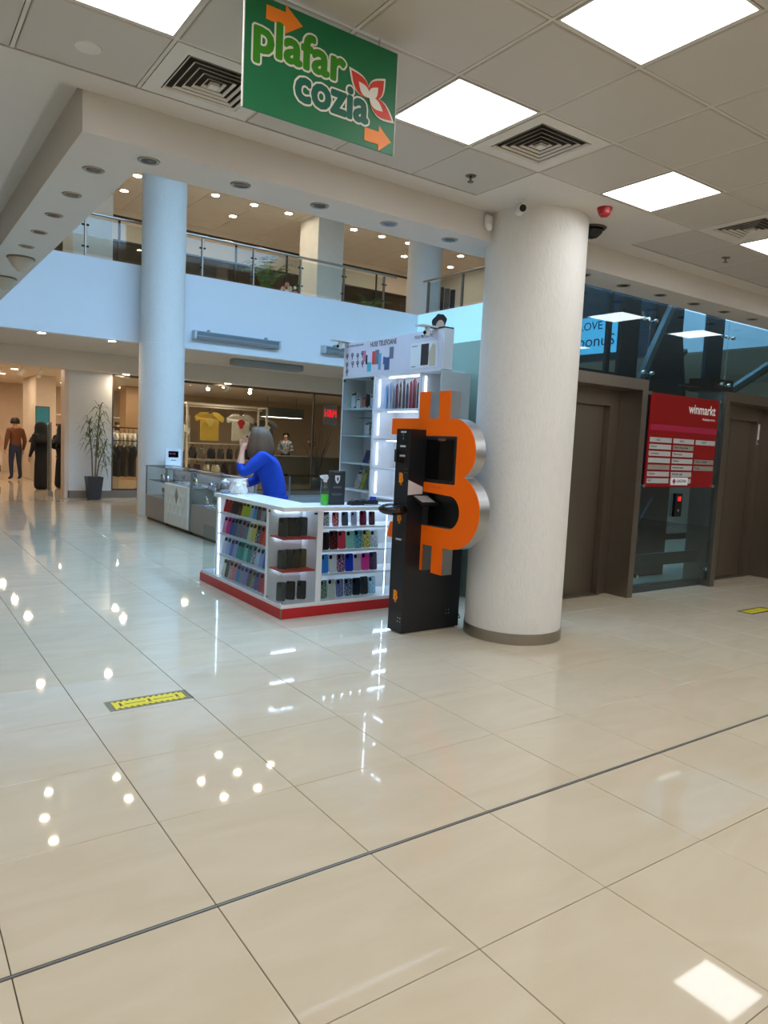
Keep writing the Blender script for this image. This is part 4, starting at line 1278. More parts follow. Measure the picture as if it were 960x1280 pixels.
def air_curtain(label, x0, x1, y, z, h=.15, d=.16):
    t = thing('air_curtain', label, 'air curtain', ((x0 + x1) / 2, y, z))
    AC = mat('ac_grey', (150, 158, 164), .45, .3)
    MB().prism([(y, z), (y - d * .7, z), (y - d, z + h * .35), (y - d, z + h), (y, z + h)], x0, x1, 'x').build('housing', AC, t)
    MB().box(x0 + .05, x1 - .05, y - d - .004, y - d + .002, z + h * .45, z + h * .9).build('grille', mat('ac_grille', (110, 118, 124), .5, .3), t)
    for x in (x0, x1 - .03):
        MB().box(x - .004, x + .034, y - d - .008, y, z - .006, z + h + .01).build('end_cap', mat('ac_cap', (190, 198, 204), .4), t)
    for x in (x0 + .3, x1 - .3):
        MB().box(x, x + .04, y - .08, y, z + h, z + h + .05).build('bracket', STEEL, t)


air_curtain('long grey air curtain unit on the blue-white fascia beside the far pillar', 4.75, 6.58, FY, 3.36)
air_curtain('long grey air curtain unit mostly hidden behind the kiosk rack', 7.62, 9.4, FY, 3.40)
t = thing('slot_diffuser', 'long flat grey air diffuser under the slab before the clothes shop', 'air diffuser', (6.8, 12.6, SZ))
MB().cham(5.95, 7.6, 12.45, 12.75, SZ - .13, SZ - .001, .02).build('frame', mat('ac_grey2', (160, 162, 162), .5, .2), t)
for k in range(3):
    MB().box(6.02, 7.53, 12.50 + k * .08, 12.54 + k * .08, SZ - .136, SZ - .129).build('slat', MATS['ac_grey2'], t)

# glass balustrade of the upper gallery
bl = thing('glass_balustrade', 'glass balustrade with steel posts and handrail on the parapet of the far gallery', 'balustrade', (5.5, FY + .09, PZ))
posts = [-1.5 + 1.075 * k for k in range(11)]
for x in posts:
    MB().box(x - .012, x + .012, FY + .05, FY + .12, PZ, 5.30).build('post', DSTEEL, bl)
    for z in (4.75, 5.12):
        MB().cyl((x - .06, FY + .075, z), (x + .06, FY + .075, z), .018, n=8).build('clamp', SHAFT, bl)
for a, b in zip(posts[:-1], posts[1:]):
    MB().box(a + .03, b - .03, FY + .07, FY + .08, PZ + .06, 5.26).build('pane', GLASS, bl)
MB().cyl((posts[0], FY + .09, 5.34), (posts[-1] + .35, FY + .09, 5.34), .024, n=12).build('handrail', STEEL, bl)
bl2 = thing('glass_balustrade', 'glass balustrade running along the side gallery above the banner', 'balustrade', (FX + .09, 9, PZ))
ps = [FY - .25 - 1.2 * k for k in range(7)]
for y in ps:
    MB().box(FX + .05, FX + .12, y - .012, y + .012, PZ, 5.30).build('post', DSTEEL, bl2)
for a, b in zip(ps[:-1], ps[1:]):
    MB().box(FX + .07, FX + .08, b + .03, a - .03, PZ + .06, 5.26).build('pane', GLASS, bl2)
MB().cyl((FX + .09, ps[0] + .2, 5.34), (FX + .09, ps[-1], 5.34), .024, n=12).build('handrail', STEEL, bl2)

# palms in tubs on the gallery
LEAF = mat('palm_leaf', (92, 120, 48), .5, var=.3, vscale=12)


def palm(label, x, y, z, h, n=14, seed=1, spread=.55):
    rnd = random.Random(seed)
    t = thing('potted_palm', label, 'plant', (x, y, z))
    MB().lathe([(.001, 0), (.15, 0), (.2, .32), (.21, .34), (.18, .34), (.001, .31)], (x, y, z), 20).build('tub', mat('tub_brown', (110, 84, 60), .6), t, True, .6)
    for k in range(n):
        a = 2 * PI * k / n + rnd.uniform(-.2, .2)
        L = h * rnd.uniform(.75, 1.1)
        sp = spread * rnd.uniform(.6, 1.2)
        q = MB()
        pts = []
        for i in range(10):
            u = i / 9
            pts.append(Vector((x + cos(a) * sp * u ** 1.3, y + sin(a) * sp * u ** 1.3, z + .3 + L * (u - .45 * u ** 2.6 * (.5 + sp)))))
        q.tube(pts, [.008 * (1 - .7 * i / 9) for i in range(10)], 5)
        for i in range(2, 10):
            dirv = (pts[i] - pts[i - 1]).normalized()
            side = Vector((-sin(a), cos(a), 0))
            for s in (-1, 1):
                l = .22 * (1 - abs(i / 9 - .5)) * rnd.uniform(.8, 1.2)
                p = pts[i]
                e = p + side * s * l * .75 + dirv * l * .5 + Vector((0, 0, -l * .35))
                w = dirv * .012
                q.add([p - w, p + w, e], [(0, 1, 2)])
        q.build('frond', LEAF, t)


palm('feathery green palm behind the gallery glass left of the square column', 6.75, 12.75, UZ, 1.35, 16, 4)
palm('low green palm behind the gallery glass right of the square column', 9.5, 12.9, UZ, .75, 16, 9, .6)
t = thing('flower_display', 'pale flower arrangement beside the palm on the gallery', 'flowers', (7.25, 12.6, UZ))
MB().lathe([(.001, 0), (.1, 0), (.07, .2), (.1, .36), (.001, .36)], (7.25, 12.6, UZ), 16).build('vase', WHITE, t, True)
fl = random.Random(5)
for k in range(14):
    MB().ball((7.25 + fl.uniform(-.17, .17), 12.6 + fl.uniform(-.12, .12), UZ + .42 + fl.uniform(0, .22)), fl.uniform(.035, .06), 8, 5).build('bloom', mat('bloom_%d' % (k % 3), [(238, 214, 190), (226, 150, 130), (240, 236, 214)][k % 3], .6), t, True)
# folded chairs / dark drapes behind the corner pillar
for k in range(3):
    x = 12.2 + .2 * k
    b = MB()
    n = 16
    pts = [(x + .06 * cos(2 * PI * i / n) * (1 + .3 * cos(4 * PI * i / n)), 13.4 + .08 * sin(2 * PI * i / n)) for i in range(n)]
    b.prism(pts, UZ, 5.75, 'z')
    tag(b.build('rolled_drape', mat('drape_%d' % k, [(70, 64, 60), (120, 116, 112), (52, 56, 66)][k], .6)), ['brown', 'grey', 'dark blue'][k] + ' upright rolled drape behind the corner of the gallery glass', 'drape')


# ================================================================== JEWELLERY COUNTERS
TAUPE = mat('taupe_laminate', (146, 138, 128), .4, var=.03)
JALU = mat('vitrine_alu', (140, 148, 152), .35, .7)
QUILT = mat('quilt_cream', (226, 222, 210), .45)
JEWEL = [mat('jewel_silver', (214, 216, 226), .15, .9), mat('jewel_gold', (206, 170, 100), .2, .9), mat('tray_velvet', (206, 200, 206), .7)]
JX0, JX1 = 3.60, 4.12


def counter(label, y0, y1, zb, kind, seed):
    t = thing('jewellery_counter', label, 'display counter', ((JX0 + JX1) / 2, (y0 + y1) / 2, 0))
    MB().box(JX0 + .03, JX1 - .03, y0 + .02, y1 - .02, .001, .05).build('kick_plate', BLACK, t)
    MB().box(JX0, JX1, y0 + .004, y1 - .004, .05, zb).build('base', TAUPE, t)
    MB().box(JX1 - .012, JX1, y0 + .01, y1 - .01, zb, .93).build('back_panel', mat('vitrine_back', (206, 202, 206), .5), t)
    for x in (JX0 + .01, JX1 - .02):
        for y in (y0 + .012, y1 - .012):
            MB().box(x - .01, x + .01, y - .01, y + .01, zb, .94).build('corner_post', JALU, t)
    for y in (y0 + .012, y1 - .012):
        MB().box(JX0, JX1 - .01, y - .01, y + .01, .94, .952).build('top_rail', JALU, t)
    MB().box(JX0, JX0 + .02, y0 + .023, y1 - .023, .94, .952).build('top_rail', JALU, t)
    MB().box(JX0 + .001, JX0 + .006, y0 + .025, y1 - .025, max(zb, .42) + .004, .938).build('front_glass', GLASS, t)
    MB().box(JX0 + .022, JX1 - .012, y0 + .025, y1 - .025, .943, .949).build('top_glass', GLASS, t)
    MB().box(JX1 - .05, JX1 - .035, y0 + .05, y1 - .05, .925, .935).build('led_strip', LEDM, t)
    levels = [zb]
    if kind != 'quilt':
        MB().box(JX0 + .03, JX1 - .015, y0 + .025, y1 - .025, .694, .70).build('glass_shelf', GLASS, t)
        levels.append(.70)
    else:
        q = MB().cham(JX0 - .035, JX0 - .001, y0 + .03, y1 - .03, .06, zb + .0, .012).build('front_panel', QUILT, t)
        W_, H_ = .19, .30
        for i in range(-1, 7):
            for j in range(-1, 5):
                for o_ in (0, .5):
                    cy, cz = y0 + .06 + (i + o_) * W_, .10 + (j + o_) * H_
                    if cy - W_ / 2 < y0 + .03 or cy + W_ / 2 > y1 - .03 or cz - H_ / 2 < .06 or cz + H_ / 2 > zb:
                        continue
                    x = JX0 - .035
                    star = (i, j, o_) == (2, 1, .5)
                    ps_ = [(x, cy - W_ / 2 + .006, cz), (x, cy, cz - H_ / 2 + .008), (x, cy + W_ / 2 - .006, cz), (x, cy, cz + H_ / 2 - .008), (x - .02, cy, cz)]
                    MB().add(ps_, [(0, 1, 4), (1, 2, 4), (2, 3, 4), (3, 0, 4), (3, 2, 1, 0)]).build('quilt_diamond', mat('diamond_grey', (150, 146, 136), .3, .4) if star else QUILT, q)
    rnd = random.Random(seed)
    grp = 'jewellery set out in the glass counters'
    for lv in levels:
        n = int((y1 - y0) / .22)
        for k in range(n):
            y = y0 + .13 + k * .22
            kind2 = rnd.choice(('tray', 'bust', 'stand'))
            lb = {'tray': 'flat pale tray with small silver and gold pieces inside a jewellery counter', 'bust': 'small necklace bust inside a jewellery counter', 'stand': 'little jewellery stand with hanging pieces inside a glass counter'}[kind2]
            x = JX0 + .16 + rnd.uniform(-.03, .08)
            if kind2 == 'tray':
                d = thing('jewellery_tray', lb, 'tray', (x, y, lv + .002), grp)
                MB().cham(x - .1, x + .1, y - .085, y + .085, lv + .002, lv + .016, .003).build('tray', JEWEL[2], d)
                for i in range(8):
                    MB().ball((x - .07 + .02 * i, y + rnd.uniform(-.06, .06), lv + .022), .012, 6, 4).build('ring', JEWEL[i % 2], d)
            elif kind2 == 'bust':
                d = thing('necklace_bust', lb, 'bust', (x, y, lv + .002), grp)
                MB().lathe([(.001, 0), (.05, 0), (.055, .03), (.045, .07), (.02, .1), (.016, .13), (.001, .135)], (x, y, lv + .002), 14, sy=1.2, sx=.6).build('bust', JEWEL[2], d, True)
                MB().lathe([(.03, .1), (.036, .1), (.05, .07), (.044, .07)], (x, y, lv + .002), 14, sy=1.15, sx=.7).build('necklace', JEWEL[rnd.randrange(2)], d)
            else:
                d = thing('jewellery_stand', lb, 'stand', (x, y, lv + .002), grp)
                MB().lathe([(.001, 0), (.045, 0), (.045, .008), (.006, .014), (.006, .14), (.001, .14)], (x, y, lv + .002), 12).box(x - .004, x + .004, y - .07, y + .07, lv + .13, lv + .138).build('stand', JEWEL[0], d)
                for i in range(5):
                    MB().box(x - .003, x + .003, y - .06 + .03 * i - .004, y - .06 + .03 * i + .004, lv + .07, lv + .13).build('pendant', JEWEL[i % 2], d)
    return t


counter('taupe jewellery counter with glass case next to the far pillar', 9.66, 10.74, .43, 'plain', 1)
counter('jewellery counter with a cream quilted front and a grey diamond', 8.5, 9.65, .72, 'quilt', 2)
counter('taupe jewellery counter with glass case just behind the kiosk end', 7.3, 8.49, .47, 'plain', 3)
# price display on the pillar
t = thing('price_display', 'white board with a dark screen standing on the jewellery counter by the pillar', 'sign', (4.06, 10.72, .955))
MB().cham(3.93, 4.22, 10.70, 10.72, .953, 1.25, .004).build('board', mat('display_white', (232, 236, 240), .4), t)
MB().box(3.985, 4.165, 10.696, 10.70, 1.095, 1.205).build('screen', BLACKG, t)
text('9k 14k', face_negy(4.0, 10.6945, 1.14), .04, mat('screen_pink', (190, 90, 120), .4, emit=.4), t, 'lettering', .0004)
MB().box(4.03, 4.12, 10.697, 10.70, 1.04, 1.05).build('print', INK, t)
# glass island counters behind the kiosk
ic = thing('glass_counter', 'low glass counter with a grey base behind the woman in blue', 'display counter', (5.5, 8.0, 0))
MB().box(4.9, 6.6, 7.8, 8.3, .001, .62).build('base', mat('grey_base', (128, 132, 132), .4), ic)
for x in (4.91, 5.75, 6.59):
    for y in (7.81, 8.29):
        MB().box(x - .01, x + .01, y - .01, y + .01, .62, .95).build('corner_post', JALU, ic)
MB().box(4.92, 5.74, 7.805, 7.812, .63, .94).build('front_glass', GLASS, ic)
MB().box(5.76, 6.58, 7.805, 7.812, .63, .94).build('front_glass', GLASS, ic)
MB().box(4.9, 6.6, 7.8, 8.3, .95, .957).build('top_glass', GLASS, ic)

# ================================================================== CLOTHES SHOP
# potted dracaena outside
x, y = 3.60, 14.45
pt = thing('potted_plant', 'tall spiky dracaena in a tapered dark grey pot by the white wall', 'plant', (x, y, 0))
b = MB()
for (w0, z0_), (w1, z1_) in (((.115, .001), (.165, .5)),):
    v = [(x - w0, y - w0, z0_), (x + w0, y - w0, z0_), (x + w0, y + w0, z0_), (x - w0, y + w0, z0_), (x - w1, y - w1, z1_), (x + w1, y - w1, z1_), (x + w1, y + w1, z1_), (x - w1, y + w1, z1_)]
    i1 = w1 - .02
    v += [(x - i1, y - i1, z1_), (x + i1, y - i1, z1_), (x + i1, y + i1, z1_), (x - i1, y + i1, z1_), (x - i1, y - i1, z1_ - .04), (x + i1, y - i1, z1_ - .04), (x + i1, y + i1, z1_ - .04), (x - i1, y + i1, z1_ - .04)]
    f = [(3, 2, 1, 0), (12, 13, 14, 15)] + [(i, (i + 1) % 4, 4 + (i + 1) % 4, 4 + i) for i in range(4)] + [(4 + i, 4 + (i + 1) % 4, 8 + (i + 1) % 4, 8 + i) for i in range(4)] + [(8 + i, 8 + (i + 1) % 4, 12 + (i + 1) % 4, 12 + i) for i in range(4)]
    b.add(v, f)
b.build('pot', mat('pot_anthracite', (54, 56, 60), .5), pt)
MB().box(x - .144, x + .144, y - .144, y + .144, .455, .462).build('soil', mat('soil', (60, 46, 36), .9, bump=.5), pt)
DRA = mat('dracaena_leaf', (84, 104, 46), .5, var=.35, vscale=9)
rd = random.Random(11)
for k, (tx, ty, h) in enumerate(((-.05, 0, 1.62), (.06, .05, 1.95), (.03, -.06, 1.35), (.10, 0, 1.15))):
    top = (x + tx * 2.2, y + ty * 1.5, h)
    MB().tube([(x + tx * .5, y + ty * .5, .45), (x + tx, y + ty, (h + .45) / 2), top], [.018, .015, .010], 7).build('cane', mat('cane_brown', (128, 108, 84), .7), pt)
    for lev, cnt in ((h, 22), (h - .22, 14), (h - .4, 12)):
        for i in range(cnt):
            a = 2 * PI * i / cnt + rd.uniform(-.2, .2)
            el = rd.uniform(-.35, 1.1)
            L = rd.uniform(.22, .36)
            p0 = Vector((top[0], top[1], lev + rd.uniform(-.05, .05)))
            d = Vector((cos(a) * cos(el), sin(a) * cos(el), sin(el)))
            p1 = p0 + d * L * .55
            p2 = p0 + d * L + Vector((0, 0, -.10 - .12 * rd.random()))
            s_ = Vector((-sin(a), cos(a), 0)) * .011
            MB().add([p0 - s_ * .6, p0 + s_ * .6, p1 + s_, p1 - s_, p2], [(0, 1, 2, 3), (3, 2, 4)]).build('leaf', DRA, pt)

# anti-theft gate
gx, gy = 2.87, 15.38
g = thing('security_gate', 'slim steel anti-theft gate post in the shop entrance', 'security gate', (gx, gy, 0))
MB().cham(gx - .05, gx + .05, gy - .16, gy + .16, .001, .12, .006).build('base', STEEL, g)
MB().cham(gx - .02, gx + .02, gy - .15, gy - .11, .12, 1.6, .006).build('upright', STEEL, g)
MB().cham(gx - .02, gx + .02, gy + .11, gy + .15, .12, 1.6, .006).build('upright', STEEL, g)
MB().cham(gx - .02, gx + .02, gy - .15, gy + .15, 1.6, 1.64, .006).build('top_bar', STEEL, g)
MB().box(gx - .006, gx + .006, gy - .11, gy + .11, .12, 1.6).build('pane', GLASS, g)
# turquoise screen on the shop column
t = thing('wall_screen', 'turquoise poster screen on the cream column inside the shop', 'screen', (3.52, 19.98, 1.5))
MB().cham(3.34, 3.70, 19.96, 19.995, 1.5, 2.10, .004).build('frame', mat('frame_dark', (60, 62, 66), .4), t)
MB().box(3.355, 3.685, 19.955, 19.96, 1.52, 2.08).build('picture', mat('picture_turquoise', (58, 140, 158), .3, var=.25, vscale=3), t)


def tee(name, label, mt, loc, rz, print_mt=None, w=.5, h=.68, group=None, sleeve=.14):
    t = thing(name, label, 'garment', (0, 0, 0), group)
    P = [(-w / 2, -h), (w / 2, -h), (w / 2, -.22), (w / 2 + sleeve, -.30), (w / 2 + sleeve + .04, -.14), (w / 2 - .02, -.01), (.10, 0), (.05, -.05), (-.05, -.05), (-.10, 0), (-w / 2 + .02, -.01), (-w / 2 - sleeve - .04, -.14), (-w / 2 - sleeve, -.30), (-w / 2, -.22)]
    fr_ = [(a, 0 - .03 * cos(a * 5), c) for a, c in P]
    bk = [(a, .03 + .02 * cos(a * 5), c) for a, c in P]
    n = len(P)
    MB().add(fr_ + bk, [tuple(range(n)), tuple(range(2 * n - 1, n - 1, -1))] + [(i, i + n, (i + 1) % n + n, (i + 1) % n) for i in range(n)]).build('shirt', mt, t)
    MB().tube([(-.17, .01, -.02), (0, .01, .05), (0, .01, .12)], .006, 6).tube([(0, .01, .05), (.17, .01, -.02)], .006, 6).build('hanger', BLACK, t)
    if print_mt:
        MB().prism([(.11 * cos(2 * PI * i / 14) * (1 + .3 * sin(3 * 2 * PI * i / 14)), -.30 + .14 * sin(2 * PI * i / 14)) for i in range(14)], -.036, -.031, 'y').build('print', print_mt, t)
    t.matrix_world = Matrix.Translation(loc) @ Matrix.Rotation(rz, 4, 'Z')
    return t


FR = mat('rack_cream_frame', (240, 230, 214), .4)
rx = thing('clothing_stand', 'tall cream clothes frame with rails behind the shop window', 'clothes rail', (7.8, 18.6, 0))
for x_ in (7.05, 9.55):
    for y_ in (18.3, 18.9):
        MB().box(x_ - .025, x_ + .025, y_ - .025, y_ + .025, .001, 2.45).build('upright', FR, rx)
    MB().box(x_ - .025, x_ + .025, 18.325, 18.875, 2.40, 2.45).build('cross_bar', FR, rx)
for z in (2.33, 1.26, .78):
    MB().box(7.075, 9.525, 18.58, 18.62, z, z + .03).build('rail', FR, rx)
for y_ in (18.3, 18.9):
    MB().box(7.075, 9.525, y_ - .02, y_ + .02, 2.41, 2.45).build('top_rail', FR, rx)
tee('t_shirt', 'yellow T-shirt hung facing the shop window', mat('cloth_yellow', (226, 186, 76), .8, var=.08), (7.84, 18.588, 2.203), 0, mat('cloth_yellow2', (232, 200, 110), .8), w=.56, h=.84)
tee('t_shirt', 'white T-shirt with a red print hung facing the shop window', mat('cloth_white', (236, 226, 210), .8), (8.83, 18.588, 2.203), 0, mat('print_red', (206, 50, 44), .7), w=.56, h=.82)
tee('t_shirt', 'white T-shirt with a green print beside the far pillar', mat('cloth_cream', (228, 222, 206), .8), (6.65, 18.1, 1.82), 0, mat('print_green', (60, 150, 90), .7), w=.5, h=.78)
cs = thing('garment_stand', 'slim single-arm garment stand beside the far pillar', 'stand', (6.65, 18.1, 0))
MB().cyl((6.65, 18.22, .02), (6.65, 18.22, 1.96), .012, n=8).build('pole', FR, cs)
MB().lathe([(.001, 0), (.16, 0), (.16, .02), (.001, .02)], (6.65, 18.22, .001), 20).build('foot', FR, cs)
MB().cyl((6.65, 18.225, 1.955), (6.65, 18.06, 1.955), .009, n=8).build('arm', FR, cs)
gr = random.Random(21)
CC = [(60, 40, 46), (44, 42, 46), (92, 60, 66), (120, 110, 104), (210, 196, 170), (36, 36, 42), (226, 214, 190), (70, 66, 70)]
for k in range(16):
    tee('hanging_garment', 'garment hanging side-on from the lower rails of the cream frame', mat('cloth_r%d' % (k % 8), CC[k % 8], .85), (7.2 + .145 * k, 18.6, 1.133 if k % 2 else .652), PI / 2 + gr.uniform(-.15, .15), w=.32, h=.30 if k % 2 else .5, group='garments on the lower rails of the cream frame', sleeve=.04)
# second rail with pale shirts left of the far pillar
r2 = thing('clothes_rail', 'low clothes rail with pale shirts left of the far pillar', 'clothes rail', (5.2, 18.5, 0))
for x_ in (4.5, 6.1):
    MB().box(x_ - .02, x_ + .02, 18.48, 18.52, .001, 1.6).build('upright', FR, r2)
    MB().box(x_ - .02, x_ + .02, 18.2, 18.8, .001, .03).build('foot', FR, r2)
MB().box(4.5, 6.1, 18.485, 18.515, 1.6, 1.63).build('rail', BLACK, r2)
C2 = [(236, 226, 210), (224, 206, 180), (236, 232, 226), (120, 140, 206), (240, 232, 214), (206, 186, 160)]
for k in range(12):
    tee('hanging_shirt', 'pale shirt hanging side-on on the low rail left of the far pillar', mat('cloth_p%d' % (k % 6), C2[k % 6], .85), (4.6 + .125 * k, 18.5, 1.473), PI / 2 + gr.uniform(-.15, .15), w=.34, h=.6, group='pale shirts on the low rail', sleeve=.05)
for k in range(5):
    t = tee('dark_trousers', 'dark garment hanging low in the shop window left of the far pillar', mat('cloth_d%d' % (k % 2), [(50, 48, 50), (70, 60, 52)][k % 2], .85), (4.45 + .2 * k, 17.4, 1.135), PI / 2 + .3, w=.3, h=.8, group='dark garments in the shop window', sleeve=.02)
r3 = thing('floor_rail', 'small dark floor rail in the shop window left of the far pillar', 'clothes rail', (4.85, 17.4, 0))
for x_ in (4.3, 5.4):
    MB().box(x_ - .015, x_ + .015, 17.385, 17.415, .001, 1.27).box(x_ - .015, x_ + .015, 17.2, 17.6, .001, .02).build('upright', BLACK, r3)
MB().box(4.3, 5.4, 17.388, 17.412, 1.262, 1.285).build('rail', BLACK, r3)
# shelving with folded goods at the back
bs = thing('wall_shelf', 'long cream wall shelf with boxes and folded clothes deep in the shop', 'shelf', (5.5, 23.6, 0))
for z in (.5, 1.0, 1.5, 1.95):
    MB().box(4.3, 9.0, 23.4, 23.8, z, z + .03).build('shelf', FR, bs)
for x_ in (4.3, 5.85, 7.4, 8.97):
    MB().box(x_, x_ + .03, 23.4, 23.8, .001, 2.2).build('upright', FR, bs)
for k in range(26):
    z = (.531, 1.031, 1.531)[k % 3]
    x_ = 4.5 + (k // 3) * .5 + (.06 if 5.8 < 4.5 + (k // 3) * .5 < 5.95 else 0) + .1
    if any(abs(x_ - u) < .2 for u in (4.3, 5.86, 7.41, 8.98)):
        continue
    h = gr.uniform(.1, .3)
    d = thing('folded_clothes', 'pile of folded clothes on the wall shelf deep in the shop', 'clothes', (x_, 23.6, z), 'folded clothes on the wall shelf')
    for i in range(3):
        MB().cham(x_ - .15, x_ + .15, 23.45, 23.75, z + h / 3 * i + .001, z + h / 3 * (i + 1), .01).build('folded_piece', mat('fold_%d' % ((k + i) % 5), [(210, 180, 140), (90, 96, 70), (230, 220, 206), (160, 90, 60), (70, 66, 70)][(k + i) % 5], .85), d)
# cash desk with canopy
DESK = mat('desk_grey', (120, 122, 118), .4)
cdk = thing('cash_desk', 'long grey cash desk deep in the shop behind the window', 'desk', (12.2, 20.2, 0))
MB().box(10.6, 11.85, 20, 20.6, .001, .90).build('desk_unit', DESK, cdk)
MB().box(11.86, 13.1, 20, 20.6, .001, .90).build('desk_unit', DESK, cdk)
MB().box(13.11, 14.4, 20, 20.6, .001, .90).build('desk_unit', DESK, cdk)
MB().box(10.55, 14.45, 19.95, 20.65, .90, .94).build('desk_top', mat('desk_top', (150, 150, 146), .35), cdk)
d2_ = thing('display_plinth', 'low grey plinth in the shop beside the cream clothes frame', 'plinth', (9.4, 20.0, 0))
MB().box(8.3, 9.6, 19.9, 20.5, .001, .68).build('block', DESK, d2_)
MB().box(8.25, 9.65, 19.85, 20.55, .68, .72).build('top', MATS['desk_top'], d2_)
cn = thing('canopy', 'grey box canopy hanging over the cash desk in the shop', 'canopy', (11.2, 20.5, 2.2))
MB().cham(10.55, 11.95, 20.3, 21.0, 2.25, 2.56, .01).build('box', mat('canopy_grey', (104, 112, 112), .5), cn)
for x_ in (10.7, 11.8):
    MB().cyl((x_, 20.65, 2.56), (x_, 20.65, 2.95), .012, n=8).build('hanger', STEEL, cn)
MB().box(10.6, 11.9, 20.4, 20.9, 2.244, 2.25).build('light_strip', mat('canopy_light', (255, 240, 220), .5, emit=6.), cn)
tee('black_jacket', 'black and white garment hung under the canopy in the shop', mat('cloth_bw', (60, 58, 58), .8), (10.68, 20.65, 2.122), 0, mat('print_pale', (226, 214, 200), .8), w=.5, h=.6)
t = thing('shop_sign', 'grey panel with red handwritten-style shop letters by the window edge', 'sign', (9.78, SY + .02, 1.95))
MB().box(9.58, 10.0, SY - .005, SY + .02, 1.95, 2.5).build('panel', mat('sign_panel_grey', (140, 132, 128), .5), t)
text('H&M', face_negy(9.61, SY - .007, 2.10), .3, mat('sign_red_glow', (240, 24, 36), .4, emit=1.2), t, 'lettering', .004, .0, width=.36)
# vase and plant by the desk
t = thing('flower_vase', 'vase with pink flowers and green stems on the cash desk', 'vase', (12.2, 20.15, .94))
MB().lathe([(.001, 0), (.05, 0), (.06, .12), (.04, .22), (.001, .22)], (12.2, 20.15, .941), 14).build('vase', GLASS, t, True)
for k in range(7):
    a = k * .9
    MB().tube([(12.2, 20.15, .96), (12.2 + .05 * cos(a), 20.15 + .05 * sin(a), 1.3), (12.2 + .1 * cos(a), 20.15 + .1 * sin(a), 1.42)], .008, 5).build('stem', DRA, t)
    MB().ball((12.2 + .1 * cos(a), 20.15 + .1 * sin(a), 1.45), .045, 8, 5).build('bloom', mat('bloom_pink', (210, 130, 180), .6), t, True)
tb_ = thing('twig_vase', 'bare twig arrangement by the window edge behind the rack', 'plant', (9.85, 15.6, 0))
MB().lathe([(.001, 0), (.15, 0), (.2, .4), (.12, .5), (.001, .5)], (9.85, 15.6, .001), 16).build('vase', mat('vase_dark', (70, 66, 64), .5), tb_, True)
for k in range(16):
    a, e = gr.uniform(0, 6.28), gr.uniform(.15, .5)
    L = gr.uniform(.9, 1.4)
    MB().tube([(9.85, 15.6, .45), (9.85 + cos(a) * e * .4, 15.6 + sin(a) * e * .4, .45 + L * .5), (9.85 + cos(a) * e, 15.6 + sin(a) * e, .45 + L)], [.01, .007, .003], 5).build('twig', mat('twig_dark', (66, 58, 48), .8), tb_)
# track spotlights in the shop
for k, (x_, y_) in enumerate(((2.6, 17.3), (3.0, 17.3), (2.1, 17.3), (7.0, 16.6), (7.5, 16.6), (8.2, 16.6))):
    t = thing('track_spot', 'white track spotlight under the shop ceiling', 'spotlight', (x_, y_, 2.95), 'track spotlights of the shop')
    MB().cyl((x_, y_, 2.95), (x_, y_, 2.84), .015, n=8).build('stem', WHITE, t)
    MB().cyl((x_ + .03, y_ + .05, 2.86), (x_ - .05, y_ - .09, 2.74), .05, n=14).build('can', WHITE, t)
    MB().cyl((x_ - .051, y_ - .092, 2.739), (x_ - .053, y_ - .096, 2.736), .04, n=14).build('lamp', SPOTM if x_ in (7.0, 8.2) else mat('spot_lens', (206, 204, 200), .2), t)


# ================================================================== PEOPLE
def skin_mesh(name, V, Ed, mats, sub=2):
    """V: {key: (pos, radius)}, Ed: [(a, b, material index)] -> one continuous mesh"""
    keys = list(V)
    me = bpy.data.meshes.new(name)
    me.from_pydata([V[k][0] for k in keys], [(keys.index(a), keys.index(b)) for a, b, _ in Ed], [])
    o = bpy.data.objects.new('tmp', me); COL.objects.link(o)
    sm = o.modifiers.new('skin', 'SKIN'); sm.use_smooth_shade = True
    sd = o.modifiers.new('sub', 'SUBSURF'); sd.levels = sub; sd.render_levels = sub
    lay = me.skin_vertices[0].data
    for i, k in enumerate(keys):
        r = V[k][1]
        lay[i].radius = (r, r) if not isinstance(r, tuple) else r
        lay[i].use_root = (i == 0)
    dg = bpy.context.evaluated_depsgraph_get()
    dg.update()
    out = bpy.data.meshes.new_from_object(o.evaluated_get(dg))
    bpy.data.objects.remove(o, do_unlink=True)
    out.materials.clear()
    for mm in mats:
        out.materials.append(mm)
    segs = [(Vector(V[a][0]), Vector(V[b][0]), m_, (V[a][1] if not isinstance(V[a][1], tuple) else sum(V[a][1]) / 2)) for a, b, m_ in Ed]
    for p in out.polygons:
        c = p.center
        best, bd_ = 0, 1e9
        for A, B, m_, r in segs:
            ab = B - A
            t_ = max(0, min(1, (c - A).dot(ab) / max(ab.length_squared, 1e-9)))
            d = (c - A - ab * t_).length / max(r, .02) ** .5
            if d < bd_:
                bd_, best = d, m_
        p.material_index = best
        p.use_smooth = True
    return out


def put(name, me, parent):
    o = bpy.data.objects.new(name, me); COL.objects.link(o); o.parent = parent
    return o


